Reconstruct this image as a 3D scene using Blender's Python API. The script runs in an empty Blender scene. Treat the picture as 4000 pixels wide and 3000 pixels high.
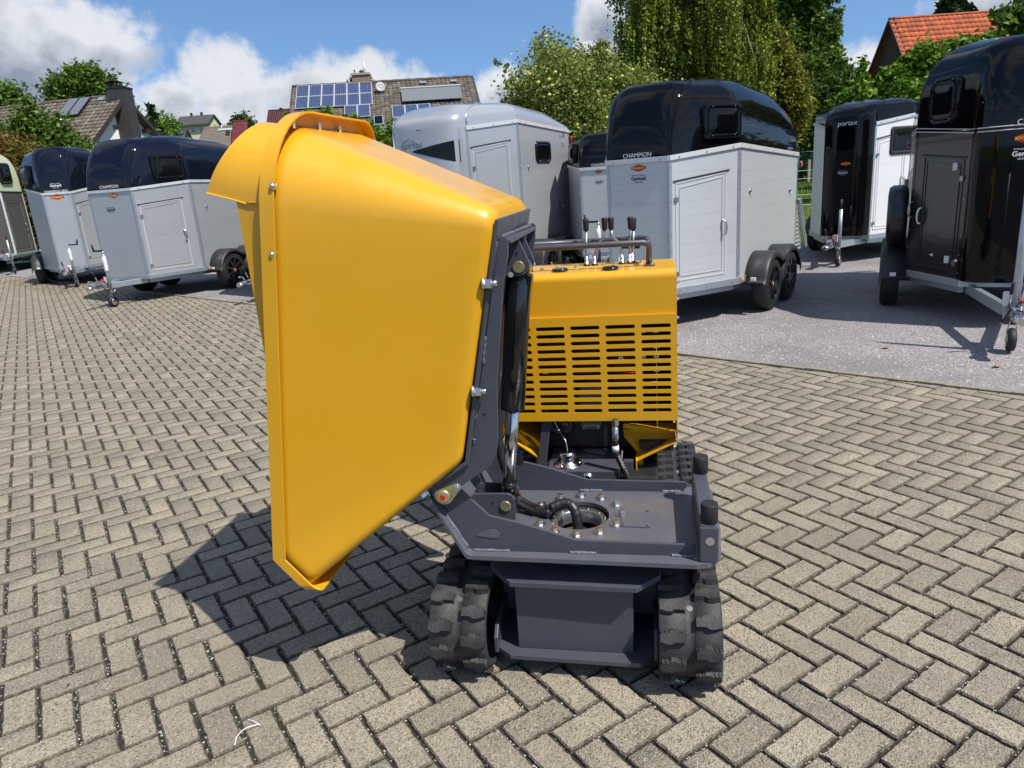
import bpy, math, random
import numpy as np
from mathutils import Vector, Matrix
S = bpy.context.scene
COL = S.collection
rng = random.Random(7)
nrng = np.random.default_rng(11)
R_ = math.radians
sin, cos, pi = math.sin, math.cos, math.pi

# ------------------------------------------------------------------ camera
HC = 1.6727
PITCH, ROLL = R_(16.069), R_(-4.276)
cd = bpy.data.cameras.new('camera'); cam = bpy.data.objects.new('camera', cd); COL.objects.link(cam)
cd.sensor_fit = 'HORIZONTAL'; cd.sensor_width = 36.0; cd.lens = 2775.4/4000*36
cd.clip_start = 0.05; cd.clip_end = 1500
fwd = Vector((0, cos(PITCH), -sin(PITCH))); up0 = Vector((0, sin(PITCH), cos(PITCH))); rt0 = Vector((1, 0, 0))
# picture content is turned by ROLL (clockwise positive, y down)
rt = rt0*cos(ROLL) + up0*sin(ROLL)
up = up0*cos(ROLL) - rt0*sin(ROLL)
M = Matrix(((rt.x, up.x, -fwd.x, 0), (rt.y, up.y, -fwd.y, 0), (rt.z, up.z, -fwd.z, HC), (0, 0, 0, 1)))
cam.matrix_world = M
S.camera = cam
S.render.resolution_x, S.render.resolution_y = 1024, 768

# ------------------------------------------------------------------ sun + sky
SD = Vector((0.505, -0.429, 1.0)).normalized()          # direction towards the sun
sl = bpy.data.lights.new('sun', 'SUN'); sl.energy = 4.6; sl.angle = R_(0.53); sl.color = (1.0, 0.955, 0.88)
so = bpy.data.objects.new('sun', sl); COL.objects.link(so)
so.rotation_euler = SD.to_track_quat('Z', 'Y').to_euler(); so.location = (6, -6, 14)
W = bpy.data.worlds.new('World'); S.world = W; W.use_nodes = True
nt = W.node_tree; nt.nodes.clear()
def N(t, **k):
    n = nt.nodes.new(t)
    for a, b in k.items(): setattr(n, a, b)
    return n
def L(a, b): nt.links.new(a, b)
def Mth(op, a, b=None, c=None, clamp=False):
    n = N('ShaderNodeMath', operation=op); n.use_clamp = clamp
    for i, x in enumerate((a, b, c)):
        if x is None: continue
        if isinstance(x, (int, float)): n.inputs[i].default_value = x
        else: L(x, n.inputs[i])
    return n.outputs[0]
out = N('ShaderNodeOutputWorld'); bg = N('ShaderNodeBackground'); L(bg.outputs[0], out.inputs[0])
SKY_STR = 0.115
bg.inputs[1].default_value = SKY_STR
tc = N('ShaderNodeTexCoord'); GEN = tc.outputs['Generated']
sx = N('ShaderNodeSeparateXYZ'); L(GEN, sx.inputs[0])
sky = N('ShaderNodeTexSky'); sky.sky_type = 'NISHITA'; sky.sun_disc = False
sky.sun_elevation = math.asin(SD.z); sky.sun_rotation = math.atan2(SD.x, SD.y)
sky.air_density = 1.0; sky.dust_density = 0.25; sky.ozone_density = 2.2; sky.altitude = 300
# look a little higher into the clear air (a dry, clear summer horizon)
zz = Mth('ADD', Mth('MULTIPLY', Mth('ABSOLUTE', sx.outputs[2]), 0.8), 0.17)
cb = N('ShaderNodeCombineXYZ'); L(sx.outputs[0], cb.inputs[0]); L(sx.outputs[1], cb.inputs[1]); L(zz, cb.inputs[2])
nm = N('ShaderNodeVectorMath', operation='NORMALIZE'); L(cb.outputs[0], nm.inputs[0]); L(nm.outputs[0], sky.inputs[0])
hs = N('ShaderNodeHueSaturation'); hs.inputs['Saturation'].default_value = 1.14; hs.inputs['Value'].default_value = 1.12
L(sky.outputs[0], hs.inputs['Color'])
az = Mth('MULTIPLY', Mth('ARCTAN2', sx.outputs[0], sx.outputs[1]), 57.2958)
el = Mth('MULTIPLY', Mth('ARCSINE', sx.outputs[2]), 57.2958)
# cumulus seen in the photograph: (azimuth, elevation, half width, half height) in degrees
BL = [(-31, 9.6, 8.3, 3.4), (-25.5, 9.9, 2.6, 1.3), (-36, 12, 8, 5), (-18.6, 7.0, 4.2, 3.4), (-22.5, 6.6, 3.0, 1.9), (-14.2, 6.4, 4.8, 3.3), (-9.5, 5.7, 5.2, 3.1), (-4.6, 5.0, 4.0, 2.4),
      (-22, 3.5, 8, 2.6), (-9, 3, 12, 2.6), (0.8, 5.9, 2.0, 2.3), (2.6, 4.6, 3.5, 1.4), (8.6, 10.5, 1.7, 2.6), (7.6, 8.2, 1.3, 0.9), (25.8, 5.0, 2.6, 2.2), (24, 2.5, 9, 2.2),
      (33.5, 8.6, 4.0, 1.2), (39, 7, 4, 2.2)]
mask = None; num = None; den = None
nw = N('ShaderNodeTexNoise'); nw.inputs['Scale'].default_value = 9.0; nw.inputs['Detail'].default_value = 9.0; nw.inputs['Roughness'].default_value = 0.62
L(GEN, nw.inputs['Vector'])
nf = N('ShaderNodeTexNoise'); nf.inputs['Scale'].default_value = 30.0; nf.inputs['Detail'].default_value = 6.0; nf.inputs['Roughness'].default_value = 0.6
L(GEN, nf.inputs['Vector'])
for (a0, e0, ra, re) in BL:
    dx = Mth('DIVIDE', Mth('SUBTRACT', az, a0), ra); dy = Mth('DIVIDE', Mth('SUBTRACT', el, e0), re)
    d2 = Mth('ADD', Mth('MULTIPLY', dx, dx), Mth('MULTIPLY', dy, dy))
    v = Mth('SUBTRACT', 1.0, d2)
    mask = v if mask is None else Mth('MAXIMUM', mask, v)
    vp = Mth('ADD', Mth('MAXIMUM', Mth('ADD', v, .4), 0.0), 0.0); hh = Mth('MULTIPLY', vp, dy)
    num = hh if num is None else Mth('ADD', num, hh); den = vp if den is None else Mth('ADD', den, vp)
mask = Mth('MAXIMUM', mask, -1.6)
# clouds elsewhere in the dome
wz = Mth('ADD', Mth('ABSOLUTE', sx.outputs[2]), 0.12)
c2 = N('ShaderNodeCombineXYZ'); L(Mth('DIVIDE', sx.outputs[0], wz), c2.inputs[0]); L(Mth('DIVIDE', sx.outputs[1], wz), c2.inputs[1])
ng = N('ShaderNodeTexNoise'); ng.inputs['Scale'].default_value = 1.15; ng.inputs['Detail'].default_value = 8.0; ng.inputs['Roughness'].default_value = 0.58
L(c2.outputs[0], ng.inputs['Vector'])
gm = Mth('MULTIPLY', Mth('SUBTRACT', ng.outputs[0], 0.50), 9.0)
# the named clouds rule in front and low down, the drifting ones elsewhere
fr1 = Mth('MULTIPLY', Mth('SUBTRACT', Mth('ABSOLUTE', az), 46.0), 0.12, clamp=True)
fr2 = Mth('MULTIPLY', Mth('SUBTRACT', el, 15.0), 0.12, clamp=True)
fr = Mth('MAXIMUM', fr1, fr2)
mfront = Mth('ADD', mask, Mth('MULTIPLY', Mth('SUBTRACT', nw.outputs[0], 0.46), 3.8))
mfront = Mth('ADD', mfront, Mth('MULTIPLY', Mth('SUBTRACT', nf.outputs[0], 0.5), 1.5))
mx = Mth('ADD', Mth('MULTIPLY', mfront, Mth('SUBTRACT', 1.0, fr)), Mth('MULTIPLY', gm, fr))
mk = N('ShaderNodeMapRange', interpolation_type='SMOOTHSTEP'); mk.inputs[1].default_value = -0.25; mk.inputs[2].default_value = 0.75
L(mx, mk.inputs[0])
thick = N('ShaderNodeMapRange'); thick.inputs[1].default_value = 0.1; thick.inputs[2].default_value = 2.0; L(mx, thick.inputs[0])
n3 = N('ShaderNodeTexNoise'); n3.inputs['Scale'].default_value = 14.0; n3.inputs['Detail'].default_value = 7.0; L(GEN, n3.inputs['Vector'])
basef = Mth('MULTIPLY', Mth('DIVIDE', num, Mth('ADD', den, .05)), -1.05)
sh0 = Mth('ADD', Mth('MULTIPLY', Mth('SUBTRACT', n3.outputs[0], 0.5), 2.4), Mth('MULTIPLY', thick.outputs[0], 1.05))
sh = Mth('ADD', sh0, Mth('MULTIPLY', basef, Mth('SUBTRACT', 1.0, fr)), clamp=True)
cr = N('ShaderNodeMix', data_type='RGBA'); L(sh, cr.inputs[0])
cr.inputs[6].default_value = (5.6, 5.75, 6.0, 1); cr.inputs[7].default_value = (2.0, 2.3, 2.95, 1)
fin = N('ShaderNodeMix', data_type='RGBA'); L(Mth('MULTIPLY', mk.outputs[0], 0.96), fin.inputs[0]); L(hs.outputs[0], fin.inputs[6]); L(cr.outputs[2], fin.inputs[7])
L(fin.outputs[2], bg.inputs[0])
S.view_settings.view_transform = 'Standard'; S.view_settings.look = 'None'; S.view_settings.gamma = 1.0
S.view_settings.use_curve_mapping = False; S.view_settings.exposure = 0.33
S.render.engine = 'CYCLES'
S.cycles.max_bounces = 8; S.cycles.transparent_max_bounces = 8; S.cycles.caustics_reflective = False; S.cycles.caustics_refractive = False

# ------------------------------------------------------------------ materials
MATS = {}
def mat(name, col, rough=0.5, metal=0.0, coat=0.0, spec=0.5, var=0.0, vscale=6.0, col2=None, bump=0.0, bscale=60.0, rvar=0.0, tone=0.0, orand=0.0, coords='Object', flake=0.0, dirt=None, dirt_amt=0.0, dscale=3.0, coatr=0.03):
    if name in MATS: return MATS[name]
    m = bpy.data.materials.new(name); m.use_nodes = True; t = m.node_tree; b = t.nodes['Principled BSDF']
    def n_(ty, **k):
        q = t.nodes.new(ty)
        for a, v in k.items(): setattr(q, a, v)
        return q
    lk = t.links.new
    b.inputs['Roughness'].default_value = rough; b.inputs['Metallic'].default_value = metal
    b.inputs['Coat Weight'].default_value = coat; b.inputs['Coat Roughness'].default_value = coatr
    b.inputs['Specular IOR Level'].default_value = spec
    if coords == 'World': cv = n_('ShaderNodeNewGeometry').outputs['Position']
    else: cv = n_('ShaderNodeTexCoord').outputs['Object']
    rgb = n_('ShaderNodeRGB'); rgb.outputs[0].default_value = (*col, 1); cur = rgb.outputs[0]
    def mix(f, a, bcol, blend='MIX'):
        q = n_('ShaderNodeMix', data_type='RGBA', blend_type=blend)
        if isinstance(f, float): q.inputs[0].default_value = f
        else: lk(f, q.inputs[0])
        lk(a, q.inputs[6])
        if isinstance(bcol, tuple): q.inputs[7].default_value = (*bcol, 1)
        else: lk(bcol, q.inputs[7])
        return q.outputs[2]
    def noise(s, d=4.0, r=0.55):
        q = n_('ShaderNodeTexNoise'); q.inputs['Scale'].default_value = s; q.inputs['Detail'].default_value = d; q.inputs['Roughness'].default_value = r; lk(cv, q.inputs['Vector']); return q.outputs[0]
    def rng_(v, a, c, d=0.0, e=1.0):
        q = n_('ShaderNodeMapRange'); lk(v, q.inputs[0]); q.inputs[1].default_value = a; q.inputs[2].default_value = c; q.inputs[3].default_value = d; q.inputs[4].default_value = e; return q.outputs[0]
    if var > 0:
        cur = mix(rng_(noise(vscale), 0.35, 0.68, 0, var), cur, col2 or tuple(c*0.5 for c in col))
    if tone > 0:
        at = n_('ShaderNodeAttribute', attribute_name='tone'); hsv = n_('ShaderNodeHueSaturation'); lk(rng_(at.outputs['Fac'], 0, 1, 1-tone, 1+tone), hsv.inputs['Value']); lk(cur, hsv.inputs['Color']); cur = hsv.outputs[0]
    if orand > 0:
        oi = n_('ShaderNodeObjectInfo'); hsv = n_('ShaderNodeHueSaturation'); lk(rng_(oi.outputs['Random'], 0, 1, 1-orand, 1+orand), hsv.inputs['Value']); lk(cur, hsv.inputs['Color']); cur = hsv.outputs[0]
    if dirt:
        cur = mix(rng_(noise(dscale, 8.0, 0.65), 0.48, 0.72, 0, dirt_amt), cur, dirt)
    if flake > 0:
        vo = n_('ShaderNodeTexVoronoi'); vo.inputs['Scale'].default_value = 900; lk(cv, vo.inputs['Vector'])
        cur = mix(rng_(vo.outputs['Color'], 0.75, 1.0, 0, flake), cur, tuple(min(1, c*4+.05) for c in col))
    lk(cur, b.inputs['Base Color'])
    if rvar > 0:
        lk(rng_(noise(vscale*2.3, 6.0), 0.3, 0.7, max(0, rough-rvar), min(1, rough+rvar)), b.inputs['Roughness'])
    if bump > 0:
        bp = n_('ShaderNodeBump'); bp.inputs['Strength'].default_value = bump; bp.inputs['Distance'].default_value = 0.01; lk(noise(bscale, 5.0), bp.inputs['Height']); lk(bp.outputs[0], b.inputs['Normal'])
    MATS[name] = m; return m
YEL = mat('yellow_paint', (0.70, 0.358, 0.011), .38, coat=.28, coatr=.10, var=.10, vscale=3, col2=(.60, .290, .008), bump=.018, bscale=260, rvar=.07)
GREY = mat('dark_grey_paint', (0.058, 0.062, 0.080), .40, coat=.15, coatr=.2, var=.35, vscale=7, col2=(.075, .078, .100), bump=.03, bscale=120, rvar=.08)
GREYF = mat('grey_deck_paint', (0.090, 0.096, 0.120), .36, coat=.15, coatr=.2, var=.5, vscale=5, col2=(.10, .104, .125), dirt=(.20, .155, .105), dirt_amt=.38, dscale=7, bump=.03, bscale=120)
WELD = mat('weld_bead', (0.13, 0.135, 0.165), .25, coat=.5, bump=.5, bscale=160)
BLK = mat('black_paint', (0.006, 0.006, 0.007), .2, coat=.5)
BLKM = mat('black_matt', (0.012, 0.012, 0.013), .6)
DARK = mat('engine_dark', (0.012, 0.012, 0.013), .5, var=.5, vscale=20, col2=(.03, .03, .032))
CHR = mat('chrome', (0.66, 0.66, 0.66), .17, metal=1.0)
ZINC = mat('zinc_bolt', (0.72, 0.74, 0.76), .28, metal=1.0, var=.2, vscale=60, bump=.05)
YZ = mat('yellow_zinc', (0.62, 0.58, 0.30), .34, metal=.8, var=.4, vscale=40)
STEEL = mat('steel', (0.42, 0.43, 0.44), .34, metal=.9, var=.2, vscale=30)
RED = mat('red_plastic', (0.5, 0.02, 0.015), .35, coat=.3)
ORG = mat('orange_lens', (0.9, 0.30, 0.02), .25, coat=.5)
WHP = mat('white_plastic', (0.75, 0.75, 0.75), .4, bump=.3, bscale=80)
RUB = mat('rubber', (0.020, 0.020, 0.021), .62, var=.6, vscale=16, col2=(.045, .044, .042), dirt=(.10, .09, .078), dirt_amt=.42, dscale=14, bump=.25, bscale=110)
TYRE = mat('tyre_rubber', (0.013, 0.013, 0.014), .6, bump=.2, bscale=90)
HOSE = mat('hose_rubber', (0.016, 0.016, 0.017), .42, bump=.1, bscale=120)
PLAS = mat('fender_plastic', (0.022, 0.022, 0.024), .5, bump=.08, bscale=200)
GALV = mat('galvanised_steel', (0.42, 0.47, 0.52), .42, metal=.75, var=.55, vscale=28, col2=(.56, .60, .64), bump=.06, bscale=60)
ALU = mat('white_aluminium', (0.58, 0.60, 0.62), .36, metal=.35, orand=.012, var=.08, vscale=2.5, col2=(.50, .52, .54), rvar=.05, dirt=(.42, .42, .42), dirt_amt=.1)
ALUG = mat('silver_aluminium', (0.47, 0.485, 0.51), .34, metal=.45, orand=.015, var=.10, vscale=2.5, col2=(.42, .435, .46), rvar=.05)
ALUW = mat('white_panel', (0.72, 0.72, 0.74), .35, orand=.02)
EDGE = mat('light_trim', (0.66, 0.67, 0.68), .35, metal=.3)
NAVY = mat('navy_gelcoat', (0.0045, 0.0065, 0.016), .12, spec=0, coat=.7, flake=.2, bump=.006, bscale=8)
GELB = mat('black_gelcoat', (0.003, 0.0032, 0.004), .10, spec=0, coat=.58, bump=.006, bscale=8)
SILV = mat('silver_gelcoat', (0.42, 0.43, 0.45), .24, metal=.35, coat=1.0, flake=.2)
CREAM = mat('cream_gelcoat', (0.50, 0.53, 0.38), .3, coat=.4, bump=.15, bscale=90)
PALEG = mat('pale_green_gelcoat', (0.46, 0.54, 0.52), .22, coat=.6, var=.3, vscale=3, col2=(.36, .43, .42))
GLASSD = mat('dark_window', (0.003, 0.003, 0.0035), .08, spec=.2, coat=.22)
GLAZE = mat('house_glass', (0.10, 0.13, 0.17), .08, coat=.8)
BRNP = mat('brown_panel', (0.075, 0.066, 0.060), .5, orand=.04, bump=.1, bscale=150)
SLATE = mat('slate_cladding', (0.040, 0.036, 0.034), .65, orand=.12, bump=.2, bscale=30)
CHARC = mat('charcoal_panel', (0.020, 0.020, 0.022), .28, coat=.4, orand=.03)
WHT = mat('white_print', (0.8, 0.8, 0.8), .5)
BLP = mat('black_print', (0.01, 0.01, 0.01), .5)
REDP = mat('red_print', (0.62, 0.03, 0.015), .4)
YELP = mat('yellow_print', (0.85, 0.62, 0.03), .4)
GRP = mat('grey_print', (0.22, 0.23, 0.25), .5)
WRAP = mat('white_foil', (0.72, 0.73, 0.76), .35, bump=.6, bscale=40)

# ------------------------------------------------------------------ mesh builder
def V3(a): return Vector(a)
class MB:
    def __init__(s): s.v = []; s.f = []; s.sm = []
    def add(s, vs, fs, smooth=False):
        o = len(s.v); s.v += [tuple(v) for v in vs]; s.f += [tuple(i+o for i in f) for f in fs]; s.sm += [smooth]*len(fs); return s
    def box(s, x0, x1, y0, y1, z0, z1, mtx=None):
        vs = [(x, y, z) for x in (x0, x1) for y in (y0, y1) for z in (z0, z1)]
        if mtx is not None: vs = [tuple(mtx @ Vector(v)) for v in vs]
        return s.add(vs, [(0, 1, 3, 2), (4, 6, 7, 5), (0, 4, 5, 1), (2, 3, 7, 6), (0, 2, 6, 4), (1, 5, 7, 3)])
    def prism(s, poly, f, d0, d1, smooth=False):
        n = len(poly); vs = [f(p, d0) for p in poly]+[f(p, d1) for p in poly]
        fs = [tuple(range(n))[::-1], tuple(range(n, 2*n))]
        s.add(vs, fs); o = len(s.v)-2*n
        s.f += [(o+i, o+(i+1) % n, o+n+(i+1) % n, o+n+i) for i in range(n)]; s.sm += [smooth]*n
        return s
    def loft(s, loops, closed=True, cap0=False, cap1=False, smooth=True):
        n = len(loops[0]); vs = [p for l in loops for p in l]; fs = []
        for k in range(len(loops)-1):
            for i in range(n if closed else n-1):
                j = (i+1) % n; fs.append((k*n+i, k*n+j, (k+1)*n+j, (k+1)*n+i))
        s.add(vs, fs, smooth); o = len(s.v)-len(vs)
        if cap0: s.f.append(tuple(o+i for i in range(n))[::-1]); s.sm.append(False)
        if cap1: s.f.append(tuple(o+(len(loops)-1)*n+i for i in range(n))); s.sm.append(False)
        return s
    def frame(s, d):
        d = Vector(d).normalized(); a = Vector((0, 0, 1)) if abs(d.z) < .9 else Vector((1, 0, 0))
        x = d.cross(a).normalized(); return x, d.cross(x).normalized()
    def cyl(s, p0, p1, r, seg=16, r1=None, smooth=True, caps=True):
        p0, p1 = Vector(p0), Vector(p1); x, y = s.frame(p1-p0); r1 = r if r1 is None else r1
        ls = [[p+(x*cos(2*pi*i/seg)+y*sin(2*pi*i/seg))*rr for i in range(seg)] for p, rr in ((p0, r), (p1, r1))]
        return s.loft(ls, True, caps, caps, smooth)
    def lathe(s, p0, axis, prof, seg=20, caps=True):
        p0 = Vector(p0); d = Vector(axis).normalized(); x, y = s.frame(d)
        ls = [[p0+d*h+(x*cos(2*pi*i/seg)+y*sin(2*pi*i/seg))*r for i in range(seg)] for h, r in prof]
        return s.loft(ls, True, caps, caps, True)
    def tube(s, path, r, seg=10, caps=True, radii=None):
        P = [Vector(p) for p in path]; ls = []; x0 = None
        for i, p in enumerate(P):
            d = (P[min(i+1, len(P)-1)]-P[max(i-1, 0)]).normalized()
            if x0 is None: x, y = s.frame(d)
            else:
                x = (x0-d*x0.dot(d)).normalized(); y = d.cross(x).normalized()
            x0 = x; rr = radii[i] if radii else r
            ls.append([p+(x*cos(2*pi*k/seg)+y*sin(2*pi*k/seg))*rr for k in range(seg)])
        return s.loft(ls, True, caps, caps, True)
    def beam(s, p0, p1, w, h, upv=(0, 0, 1)):
        p0, p1 = Vector(p0), Vector(p1); d = (p1-p0).normalized(); u = Vector(upv); x = d.cross(u).normalized(); u = x.cross(d).normalized()
        ls = [[p+x*a*w/2+u*b*h/2 for a, b in ((-1, -1), (1, -1), (1, 1), (-1, 1))] for p in (p0, p1)]
        return s.loft(ls, True, True, True, False)
    def hexbolt(s, p, n, r=.012, h=.012, washer=True):
        p = Vector(p); n = Vector(n).normalized()
        if washer: s.cyl(p, p+n*.003, r*1.55, 16, smooth=False)
        s.cyl(p+n*.003, p+n*(.003+h), r, 6, smooth=False)
        return s.cyl(p+n*(.003+h), p+n*(.003+h*1.12), r*.8, 12, smooth=False)
    def mesh(s, name, m):
        me = bpy.data.meshes.new(name); me.from_pydata(s.v, [], s.f); me.polygons.foreach_set('use_smooth', s.sm)
        if m: me.materials.append(m)
        me.update(); return me
    def build(s, name, m, parent=None, bev=0, solid=0, loc=None, fix=True, seg=2):
        me = s.mesh(name, m); o = bpy.data.objects.new(name, me); COL.objects.link(o)
        if fix:
            import bmesh
            b = bmesh.new(); b.from_mesh(me); bmesh.ops.recalc_face_normals(b, faces=b.faces[:]); b.to_mesh(me); b.free()
        if parent: o.parent = parent
        if solid:
            q = o.modifiers.new('solid', 'SOLIDIFY'); q.thickness = abs(solid); q.offset = 1 if solid < 0 else -1
        if bev:
            q = o.modifiers.new('bevel', 'BEVEL'); q.width = bev; q.segments = seg; q.limit_method = 'ANGLE'; q.angle_limit = R_(35)
        if loc: o.location = loc
        return o
def empty(name, loc=(0, 0, 0), rz=0, label=None, cat=None, group=None):
    o = bpy.data.objects.new(name, None); COL.objects.link(o); o.location = loc; o.rotation_euler = (0, 0, rz); o.empty_display_size = .2
    if label: tag(o, label, cat, group)
    return o
def tag(o, label=None, cat=None, group=None, kind=None):
    if label: o['label'] = label
    if cat: o['category'] = cat
    if group: o['group'] = group
    if kind: o['kind'] = kind
    return o
def dup(o, parent=None, loc=None):
    c = o.copy(); COL.objects.link(c)
    if parent: c.parent = parent
    if loc is not None: c.location = loc
    return c
def text(parent, s, origin, xd, ud, size, m, name='lettering', align='CENTER', ext=.0006, bold=0.0, sx=1.0):
    cu = bpy.data.curves.new('txt', 'FONT'); cu.body = s; cu.size = size; cu.align_x = align; cu.extrude = ext; cu.offset = bold; cu.resolution_u = 3
    to = bpy.data.objects.new('txt', cu); COL.objects.link(to)
    dg = bpy.context.evaluated_depsgraph_get(); me = bpy.data.meshes.new_from_object(to.evaluated_get(dg)); bpy.data.objects.remove(to)
    me.materials.clear(); me.materials.append(m)
    x = Vector(xd).normalized(); u = Vector(ud).normalized(); n = x.cross(u).normalized(); o_ = Vector(origin)
    mm = Matrix(((x.x*sx, u.x, n.x, o_.x), (x.y*sx, u.y, n.y, o_.y), (x.z*sx, u.z, n.z, o_.z), (0, 0, 0, 1)))
    me.transform(mm); o = bpy.data.objects.new(name, me); COL.objects.link(o); o.parent = parent; return o
def fast_mesh(name, verts, quads, m, tone=None, smooth=False):
    me = bpy.data.meshes.new(name); nv, nq = len(verts), len(quads); k = quads.shape[1]
    me.vertices.add(nv); me.vertices.foreach_set('co', np.ascontiguousarray(verts, dtype=np.float32).ravel())
    me.loops.add(nq*k); me.loops.foreach_set('vertex_index', np.ascontiguousarray(quads, dtype=np.int32).ravel())
    me.polygons.add(nq); me.polygons.foreach_set('loop_start', np.arange(0, nq*k, k, dtype=np.int32))
    try: me.polygons.foreach_set('loop_total', np.full(nq, k, dtype=np.int32))
    except Exception: pass
    me.update(calc_edges=True)
    if tone is not None:
        a = me.attributes.new('tone', 'FLOAT', 'FACE'); a.data.foreach_set('value', np.ascontiguousarray(tone, dtype=np.float32))
    me.materials.append(m); o = bpy.data.objects.new(name, me); COL.objects.link(o); return o

# ------------------------------------------------------------------ ground: asphalt, lawn, paved yard
def ground_mat(name, kind):
    m = bpy.data.materials.new(name); m.use_nodes = True; t = m.node_tree; b = t.nodes['Principled BSDF']; lk = t.links.new
    def n_(ty, **k):
        q = t.nodes.new(ty)
        for a, v in k.items(): setattr(q, a, v)
        return q
    P = n_('ShaderNodeNewGeometry').outputs['Position']
    def noise(s, d=4.0, r=0.55):
        q = n_('ShaderNodeTexNoise'); q.inputs['Scale'].default_value = s; q.inputs['Detail'].default_value = d; q.inputs['Roughness'].default_value = r; lk(P, q.inputs['Vector']); return q.outputs[0]
    def vor(s):
        q = n_('ShaderNodeTexVoronoi'); q.inputs['Scale'].default_value = s; lk(P, q.inputs['Vector']); return q
    def mr(v, a, c, d=0.0, e=1.0):
        q = n_('ShaderNodeMapRange'); lk(v, q.inputs[0]); q.inputs[1].default_value = a; q.inputs[2].default_value = c; q.inputs[3].default_value = d; q.inputs[4].default_value = e; return q.outputs[0]
    def mix(f, a, c, blend='MIX'):
        q = n_('ShaderNodeMix', data_type='RGBA', blend_type=blend)
        if isinstance(f, float): q.inputs[0].default_value = f
        else: lk(f, q.inputs[0])
        for i, x in ((6, a), (7, c)):
            if isinstance(x, tuple): q.inputs[i].default_value = (*x, 1)
            else: lk(x, q.inputs[i])
        return q.outputs[2]
    def mul(a, c):
        q = n_('ShaderNodeMath', operation='MULTIPLY'); lk(a, q.inputs[0])
        if isinstance(c, float): q.inputs[1].default_value = c
        else: lk(c, q.inputs[1])
        return q.outputs[0]
    b.inputs['Roughness'].default_value = .85; b.inputs['Specular IOR Level'].default_value = .3
    bp = n_('ShaderNodeBump'); bp.inputs['Distance'].default_value = .004
    if kind in ('paver', 'kerb'):
        base = (.43, .368, .262) if kind == 'paver' else (.37, .32, .225)
        c = mix(mr(noise(5, 5), .35, .7), base, (.315, .275, .205))
        at = n_('ShaderNodeAttribute', attribute_name='tone'); oi = n_('ShaderNodeObjectInfo')
        hsv = n_('ShaderNodeHueSaturation'); lk(mr(at.outputs['Fac'], 0, 1, .78, 1.20), hsv.inputs['Value']); lk(c, hsv.inputs['Color']); c = hsv.outputs[0]
        v = vor(190); sp = n_('ShaderNodeSeparateColor'); lk(v.outputs['Color'], sp.inputs[0])
        c = mix(mr(sp.outputs[0], .0, .36, .9, 0), c, (.085, .076, .066))
        c = mix(mr(sp.outputs[1], .80, 1.0, 0, .7), c, (.66, .61, .50))
        c = mix(mr(noise(420, 3, .7), .40, .60, .55, 0), c, (.10, .092, .08))
        c = mix(mr(noise(85, 5, .7), .50, .68, 0, .40), c, (.19, .168, .130))
        c = mix(mr(noise(1.1, 8, .62), .47, .68, 0, .62), c, (.235, .205, .155))
        c = mix(mr(noise(9, 8, .7), .60, .72, 0, .45), c, (.17, .16, .14))
        c = mix(mr(noise(26, 3, .5), .735, .76, 0, .85), c, (.03, .026, .022))
        c = mix(mr(noise(17, 6, .75), .70, .74, 0, .55), c, (.56, .54, .50))
        ed = n_('ShaderNodeAttribute', attribute_name='edge')
        c = mix(mul(mr(noise(45, 5, .7), .30, .62, .35, 1.0), mul(ed.outputs['Fac'], .80)), c, (.045, .040, .030))
        lk(c, b.inputs['Base Color']); bp.inputs['Strength'].default_value = .85
        ad = n_('ShaderNodeMath', operation='ADD'); lk(noise(330, 4), ad.inputs[0]); lk(v.outputs['Distance'], ad.inputs[1]); lk(ad.outputs[0], bp.inputs['Height'])
    elif kind == 'joint':
        c = mix(mr(noise(120, 4), .4, .65), (.018, .015, .011), (.050, .044, .034))
        c = mix(mr(noise(1.3, 6), .57, .66, 0, .7), c, (.045, .058, .014))
        v = vor(160); sp = n_('ShaderNodeSeparateColor'); lk(v.outputs['Color'], sp.inputs[0])
        c = mix(mr(sp.outputs[0], .90, .93), c, (.45, .43, .39))
        lk(c, b.inputs['Base Color']); bp.inputs['Strength'].default_value = 1.0; lk(noise(150, 4), bp.inputs['Height'])
    elif kind == 'asphalt':
        v = vor(75); sp = n_('ShaderNodeSeparateColor'); lk(v.outputs['Color'], sp.inputs[0])
        c = mix(mr(noise(60, 5, .7), .36, .62), (.155, .143, .150), (.36, .335, .34))
        c = mix(mr(sp.outputs[1], .74, .92, 0, .8), c, (.46, .42, .42))
        c = mix(mr(sp.outputs[0], .0, .22, .7, 0), c, (.085, .08, .085))
        c = mix(mr(noise(.55, 7, .6), .47, .64, 0, .6), c, (.15, .147, .136))
        c = mix(mr(noise(.9, 7, .7), .60, .70, 0, .6), c, (.30, .275, .265))
        c = mix(mr(noise(2.6, 9, .75), .63, .70, 0, .5), c, (.055, .05, .045))
        lk(c, b.inputs['Base Color']); bp.inputs['Strength'].default_value = .8; bp.inputs['Distance'].default_value = .01; lk(v.outputs['Distance'], bp.inputs['Height'])
    elif kind == 'lawn':
        c = mix(mr(noise(7, 8, .7), .35, .65), (.052, .105, .012), (.105, .165, .024))
        c = mix(mr(noise(.6, 5), .5, .68, 0, .6), c, (.15, .15, .05))
        lk(c, b.inputs['Base Color']); bp.inputs['Strength'].default_value = 1.0; bp.inputs['Distance'].default_value = .05; lk(noise(40, 6), bp.inputs['Height'])
    lk(bp.outputs[0], b.inputs['Normal']); return m
MP = ground_mat('paving_concrete', 'paver'); MK = ground_mat('kerb_concrete', 'kerb'); MJ = ground_mat('joint_sand', 'joint'); MA = ground_mat('old_asphalt', 'asphalt'); ML = ground_mat('lawn_soil', 'lawn')

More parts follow.
